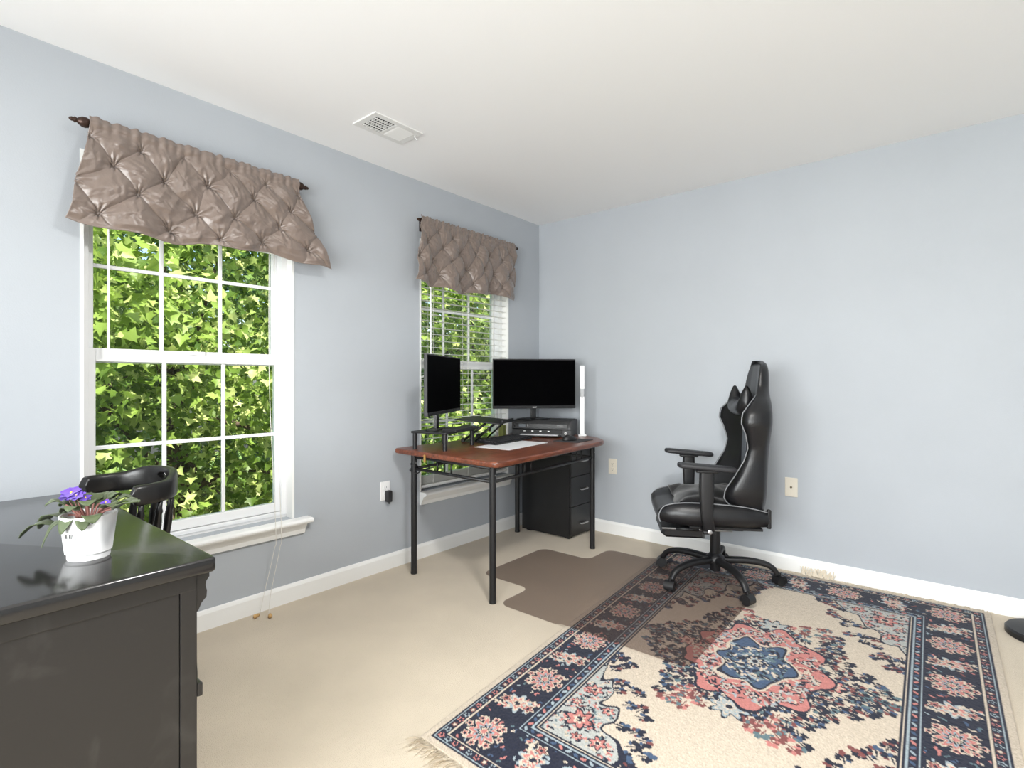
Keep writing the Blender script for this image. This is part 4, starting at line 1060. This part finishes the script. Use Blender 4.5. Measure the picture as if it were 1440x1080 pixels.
def writing_desk():
    x0, x1, yf, yb = .29, 1.405, -3.068, -3.72
    root = tag(empty('writing_desk', ((x0 + x1) / 2, (yf + yb) / 2, 0)), 'scuffed black painted wooden desk holding the potted violet', 'desk')
    cx, cy = (x0 + x1) / 2, (yf + yb) / 2; hx, hy = (x1 - x0) / 2, (yf - yb) / 2
    MB().prism(rrect(-hx, -hy, hx, hy, .012, 4), WDZ - .032, WDZ, .006, 3).build('top', top_m, root, auto=40)
    e = .022
    bx1, bx0, by1 = hx - e, -hx + e, hy - .034
    bz = WDZ - .032
    MB().box((bx1 - .02, -hy + .03, 0), (bx1, by1 - .034, bz), .001).build('side_panel', scuff_m, root)
    MB().box((bx1 - .03, by1 - .033, 0), (bx1 + .003, by1, bz), .002).build('stile', scuff_m, root)
    MB().box((bx1 - .02, -hy + .028, bz - .035), (bx1 + .004, by1 - .002, bz), .002).build('top_moulding', scuff_m, root)
    MB().box((bx0, -hy + .03, 0), (bx0 + .02, by1 - .03, bz), .001).build('side_panel', scuff_m, root)
    px0 = bx1 - .42
    MB().box((px0, -hy + .03, 0), (px0 + .02, by1, bz), .001).build('pedestal_panel', scuff_m, root)
    MB().box((bx0 + .02, -hy + .03, .08), (bx1 - .02, -hy + .045, bz), .001).build('back_panel', scuff_m, root)
    MB().box((bx0, by1 - .03, bz - .06), (px0, by1 - .01, bz), .002).build('apron', scuff_m, root)
    # scalloped bracket under the overhang
    prof = [(0, 0), (.026, 0), (.026, -.014), (.020, -.022), (.018, -.032), (.021, -.044), (.020, -.058), (.010, -.068), (.004, -.082), (0, -.086)]
    for xx in (bx1 - .028, px0): MB().loft([[(x, by1 + y, bz + z) for y, z in prof] for x in (xx, xx + .028)]).build('bracket', scuff_m, root)
    zs = [.06, .27, .47, bz - .04]
    for k in range(3):
        d = MB().box((px0 + .024, by1 - .03, zs[k] + .004), (bx1 - .034, by1 + .004, zs[k + 1] - .004), .004).build('drawer', scuff_m, root)
        for s in (-1, 1):
            MB().lathe([(.006, 0), (.006, .008), (.013, .014), (.014, .02), (.008, .026)], 16, M=Matrix.Translation(((px0 + bx1) / 2 + s * .10, by1 + .004, (zs[k] + zs[k + 1]) / 2)) @ Matrix.Rotation(R(-90), 4, 'X')).build('knob', lacquer_m, d, smooth=True)
    MB().box((bx1 - .03, by1, .455), (bx1 + .003, by1 + .012, .485), .003).build('rail_moulding', scuff_m, root)
writing_desk()

def violet():
    base = Vector((1.185, -3.25, WDZ))
    root = tag(empty('potted_violet', base), 'purple flowering violet in a white plastic pot on the black desk', 'plant')
    pm_ = mat('white_pot', (244, 244, 244), .3)
    prof = [(.001, .0), (.046, .0), (.0475, .004), (.0475, .013), (.0485, .015), (.0515, .018), (.063, .112), (.0642, .114), (.0640, .118), (.0615, .118), (.058, .095), (.001, .094)]
    PS = .82; prof = [(r * PS, z * PS) for r, z in prof]
    pot = MB().lathe(prof, 40).build('pot', pm_, root, auto=35)
    soil = mat('potting_soil', (64, 48, 38), 1, var=.4, vscale=120, bump=1, bscale=150)
    MB().lathe([(r * PS, z * PS) for r, z in [(.001, .095), (.058, .096), (.0585, .098), (.03, .101), (.001, .102)]], 24).build('soil', soil, root, smooth=True)
    # sticker with bar code on the pot wall
    a0 = -1.0
    stk = MB(); rows = []
    for z in (.058, .082): rows.append([Vector((math.cos(a) * PS * (.0528 + (z - .018) * .1225), math.sin(a) * PS * (.0528 + (z - .018) * .1225), z * PS)) for a in np.linspace(a0 - .30, a0 + .30, 9)])
    stk.loft(rows, cap=False, closed=False); st = stk.build('sticker', mat('sticker_white', (232, 232, 230), .5), pot)
    rb = random.Random(2)
    aa = a0 - .24
    while aa < a0 + .24:
        w = rb.choice((.012, .02, .03))
        b = MB(); b.loft([[Vector((math.cos(q) * PS * (.0536 + (z - .018) * .1225), math.sin(q) * PS * (.0536 + (z - .018) * .1225), z * PS)) for q in (aa, aa + w)] for z in (.064, .076)], cap=False, closed=False)
        b.build('bar', mat('ink_black', (30, 30, 34), .6), st); aa += w + rb.choice((.014, .022, .03))
    lg = bpy.data.materials.new('violet_leaf'); lg.use_nodes = True; nt = lg.node_tree; bs = nt.nodes['Principled BSDF']
    bs.inputs['Base Color'].default_value = lin((66, 78, 46)) + (1,); bs.inputs['Roughness'].default_value = .6; bs.inputs['Sheen Weight'].default_value = .1
    stem_m = mat('violet_stem', (128, 84, 76), .6)
    rv = random.Random(9)
    def leaf(az, L, rise, droop, w, r0=.015):
        d = Vector((math.cos(az), math.sin(az), 0)); sd = Vector((-d.y, d.x, 0))
        p0 = d * r0 + Vector((0, 0, .08)); p1 = d * (r0 + L * .45) + Vector((0, 0, .08 + rise)); 
        st = MB().tube([p0, p0.lerp(p1, .5) + Vector((0, 0, .008)), p1], [.0026, .0022, .0018], 6, smooth_n=4).build('stem', stem_m, root, smooth=True)
        rows = []; n = 9
        for i in range(n + 1):
            t = i / n; c = p1 + d * (L * .6 * t) + Vector((0, 0, .012 * math.sin(t * 2.6) - droop * t * t))
            hw = w * 1.15 * (math.sin(math.pi * min(1, t * .95 + .04)) ** .45) * (1.0 - .15 * t)
            rows.append([c + sd * hw * q + Vector((0, 0, .16 * hw * (abs(q) ** 1.5) + .001 * math.sin(i * 2 + q * 4))) for q in (-1, -.6, -.25, 0, .25, .6, 1)])
        b = MB(); b.loft(rows, cap=False, closed=False); o = b.build('leaf', lg, root, smooth=True)
        sl = o.modifiers.new('t', 'SOLIDIFY'); sl.thickness = .0012
    # azimuths: image right = R vector, image left = -R
    ir = math.atan2(.639, .769)
    spec = [(ir + 3.05, .115, .008, .035, .020), (ir + 3.45, .12, -.004, .03, .019), (ir + 2.6, .085, .02, .01, .022), (ir + 3.9, .07, .0, .05, .018), (ir + 4.5, .05, .01, .03, .017), (ir + .15, .09, .03, -.004, .017), (ir - .15, .12, .028, -.012, .016), (ir + .6, .07, .034, .0, .019), (ir + 1.3, .06, .036, .0, .02), (ir + 2.0, .07, .036, .0, .021), (ir - .8, .055, .012, .012, .017), (ir + 5.2, .05, .006, .02, .015), (ir + 1.0, .045, .03, 0, .016), (ir + 2.9, .05, .03, 0, .017), (ir + 3.3, .045, .022, .01, .016)]
    spec += [(ir + k * .72 + .3, .04 + .012 * (k % 3), .03 + .012 * (k % 2), .004, .015) for k in range(9)]
    for a, L, ri, dr, w in spec: leaf(a, L * .88, ri, dr, w)
    fl = mat('purple_petal', (84, 48, 160), .6, sheen=.3); ye = mat('yellow_stamen', (220, 190, 60), .6)
    for dx, dz, k, sc in ((-.032, .058, 0, 1.0), (-.022, .052, 1, .9), (.002, .045, 2, .62), (.045, .036, 3, .55), (-.042, .05, 4, .8)):
        d = Vector((math.cos(ir), math.sin(ir), 0)); c = d * dx + Vector((0, 0, .083 + dz)) + Vector((math.sin(k * 2.1) * .008, -.006, 0))
        MB().tube([d * dx * .4 + Vector((0, 0, .08)), c], .0014, 6).build('flower_stalk', stem_m, root, smooth=True)
        fz = MB(); up = Vector((.35, -.3, .85)).normalized(); ax = up.cross(Vector((0, 1, 0))).normalized(); ay = up.cross(ax)
        for p in range(7):
            a = p / 7 * 2 * math.pi + k; dr = ax * math.cos(a) + ay * math.sin(a); ds = up.cross(dr)
            rows = [[c + dr * (.020 * sc * t) + ds * (.009 * sc * math.sin(math.pi * min(1, .15 + t * .8)) * q) + up * (.005 * sc * t - .003 * t * t + .002 * abs(q) + .0015 * (p % 2)) for q in (-1, 0, 1)] for t in (0, .35, .7, 1)]
            fz.loft(rows, cap=False, closed=False)
        f = fz.build('flower', fl, root, smooth=True)
        MB().lathe([(.001, 0), (.0025 * sc, .001), (.002 * sc, .004), (.0005, .005)], 8, M=Matrix.Translation(c)).build('stamen', ye, f)
violet()

def captains_chair():
    org = Vector((.35, -2.955, 0)); yaw = R(10)
    root = tag(empty('captains_chair', org, yaw), 'black wooden captain chair with curved back rail tucked at the black desk', 'chair')
    # local: faces -y; bow opens to -y
    def bow(a, r=(.180, .155)): return Vector((r[0] * math.sin(a), r[1] * math.cos(a) - .03, 0))
    A = R(108)
    # back rail : upright curved plank, higher in the middle, rounded tips, grip hole in the middle
    n = 60; loops = []
    for i in range(n + 1):
        a = -A + 2 * A * i / n; f = abs(a) / A
        tip = min(1, (1 - f) / .06); tip = math.sqrt(max(0, 1 - (1 - tip) ** 2))
        zc = .76; top = .795 + .026 * (1 / (1 + math.exp((f - .42) * 16))); bot = .726
        if abs(a) < R(13): pass
        zc = (top + bot) / 2; hh = (top - bot) / 2 * max(.15, tip); th = .014 + .004 * f
        c = bow(a); nrm = Vector((math.sin(a), math.cos(a), 0))
        loops.append([c + nrm * (th * math.copysign(abs(math.cos(q)) ** .5, math.cos(q))) + Vector((0, 0, zc + hh * math.copysign(abs(math.sin(q)) ** .5, math.sin(q)))) for q in [2 * math.pi * k / 16 + .2 for k in range(16)]])
    back = MB().loft(loops).build('back_rail', lacquer_m, root, auto=60)
    cut = MB(); cl = []
    for rr_ in (.10, .21):
        cl.append([Vector(((rr_ + .03) * math.sin(R(x)), (rr_) * math.cos(R(x)) - .03, z)) for x, z in [(10 * math.cos(q), .789 + .012 * math.sin(q)) for q in [2 * math.pi * k / 14 for k in range(14)]]])
    ct = MB().loft(cl); bmesh.ops.recalc_face_normals(ct.bm, faces=list(ct.bm.faces)); cme = bpy.data.meshes.new('cutter'); ct.bm.to_mesh(cme); ct.bm.free()
    co = bpy.data.objects.new('cutter', cme); COL.objects.link(co); co.parent = root
    bo = back.modifiers.new('grip', 'BOOLEAN'); bo.operation = 'DIFFERENCE'; bo.object = co; bo.solver = 'EXACT'
    bpy.context.view_layer.update()
    dg = bpy.context.evaluated_depsgraph_get(); nm = bpy.data.meshes.new_from_object(back.evaluated_get(dg))
    back.modifiers.clear(); old = back.data; back.data = nm; bpy.data.objects.remove(co)
    for p in back.data.polygons: p.use_smooth = True
    back.data.set_sharp_from_angle(angle=R(45))
    # seat
    seat = MB(); P = [(.20 * math.copysign(abs(math.cos(q)) ** .7, math.cos(q)), .19 * math.copysign(abs(math.sin(q)) ** .75, math.sin(q)) - .04) for q in [2 * math.pi * k / 40 for k in range(40)]]
    seat.prism(P, .42, .455, .01, 3); seat.build('seat', lacquer_m, root, auto=50)
    prof = [(.009, 0), (.012, .03), (.013, .06), (.009, .085), (.013, .095), (.009, .105), (.012, .15), (.0135, .19), (.010, .225), (.013, .235), (.009, .245), (.0085, .278)]
    for a in (-96, -72, -46, -18, 18, 46, 72, 96):
        t = bow(R(a)); b = Vector((t.x * .88, t.y * .86 - .02, .45)); t.z = .735
        v = t - b; M = Matrix.Translation(b) @ v.to_track_quat('Z', 'Y').to_matrix().to_4x4()
        MB().lathe([(r, z * v.length / .278) for r, z in prof], 12, M=M).build('spindle', lacquer_m, root, smooth=True)
    for sx in (-1, 1):
        for sy in (-1, 1):
            MB().tube([(sx * .14, -.04 + sy * .12, .425), (sx * .16, -.04 + sy * .145, .28), (sx * .175, -.04 + sy * .165, .1), (sx * .175, -.04 + sy * .17, 0)], [.015, .019, .016, .012], 12, smooth_n=4).build('leg', lacquer_m, root, smooth=True)
        MB().tube([(sx * .168, -.04 - .155, .17), (sx * .168, -.04 + .155, .17)], .009, 10).build('stretcher', lacquer_m, root, smooth=True)
    MB().tube([(-.168, -.04, .17), (.168, -.04, .17)], .009, 10).build('stretcher', lacquer_m, root, smooth=True)
captains_chair()

# ================================================================== ROUND STAND AT THE END OF THE BACK WALL
def floor_stand():
    root = tag(empty('floor_stand', (2.99, -.215, 0)), 'round black weighted stand base on the carpet by the back baseboard', 'stand')
    MB().lathe([(.145, 0), (.15, .004), (.15, .024), (.143, .032), (.03, .036), (.001, .036)], 48).build('base', black_plastic, root, auto=40)
    MB().lathe([(.022, .034), (.022, .05), (.014, .06), (.0125, .07), (.0125, 1.35), (.001, 1.352)], 20).build('pole', black_metal, root, auto=40)
floor_stand()
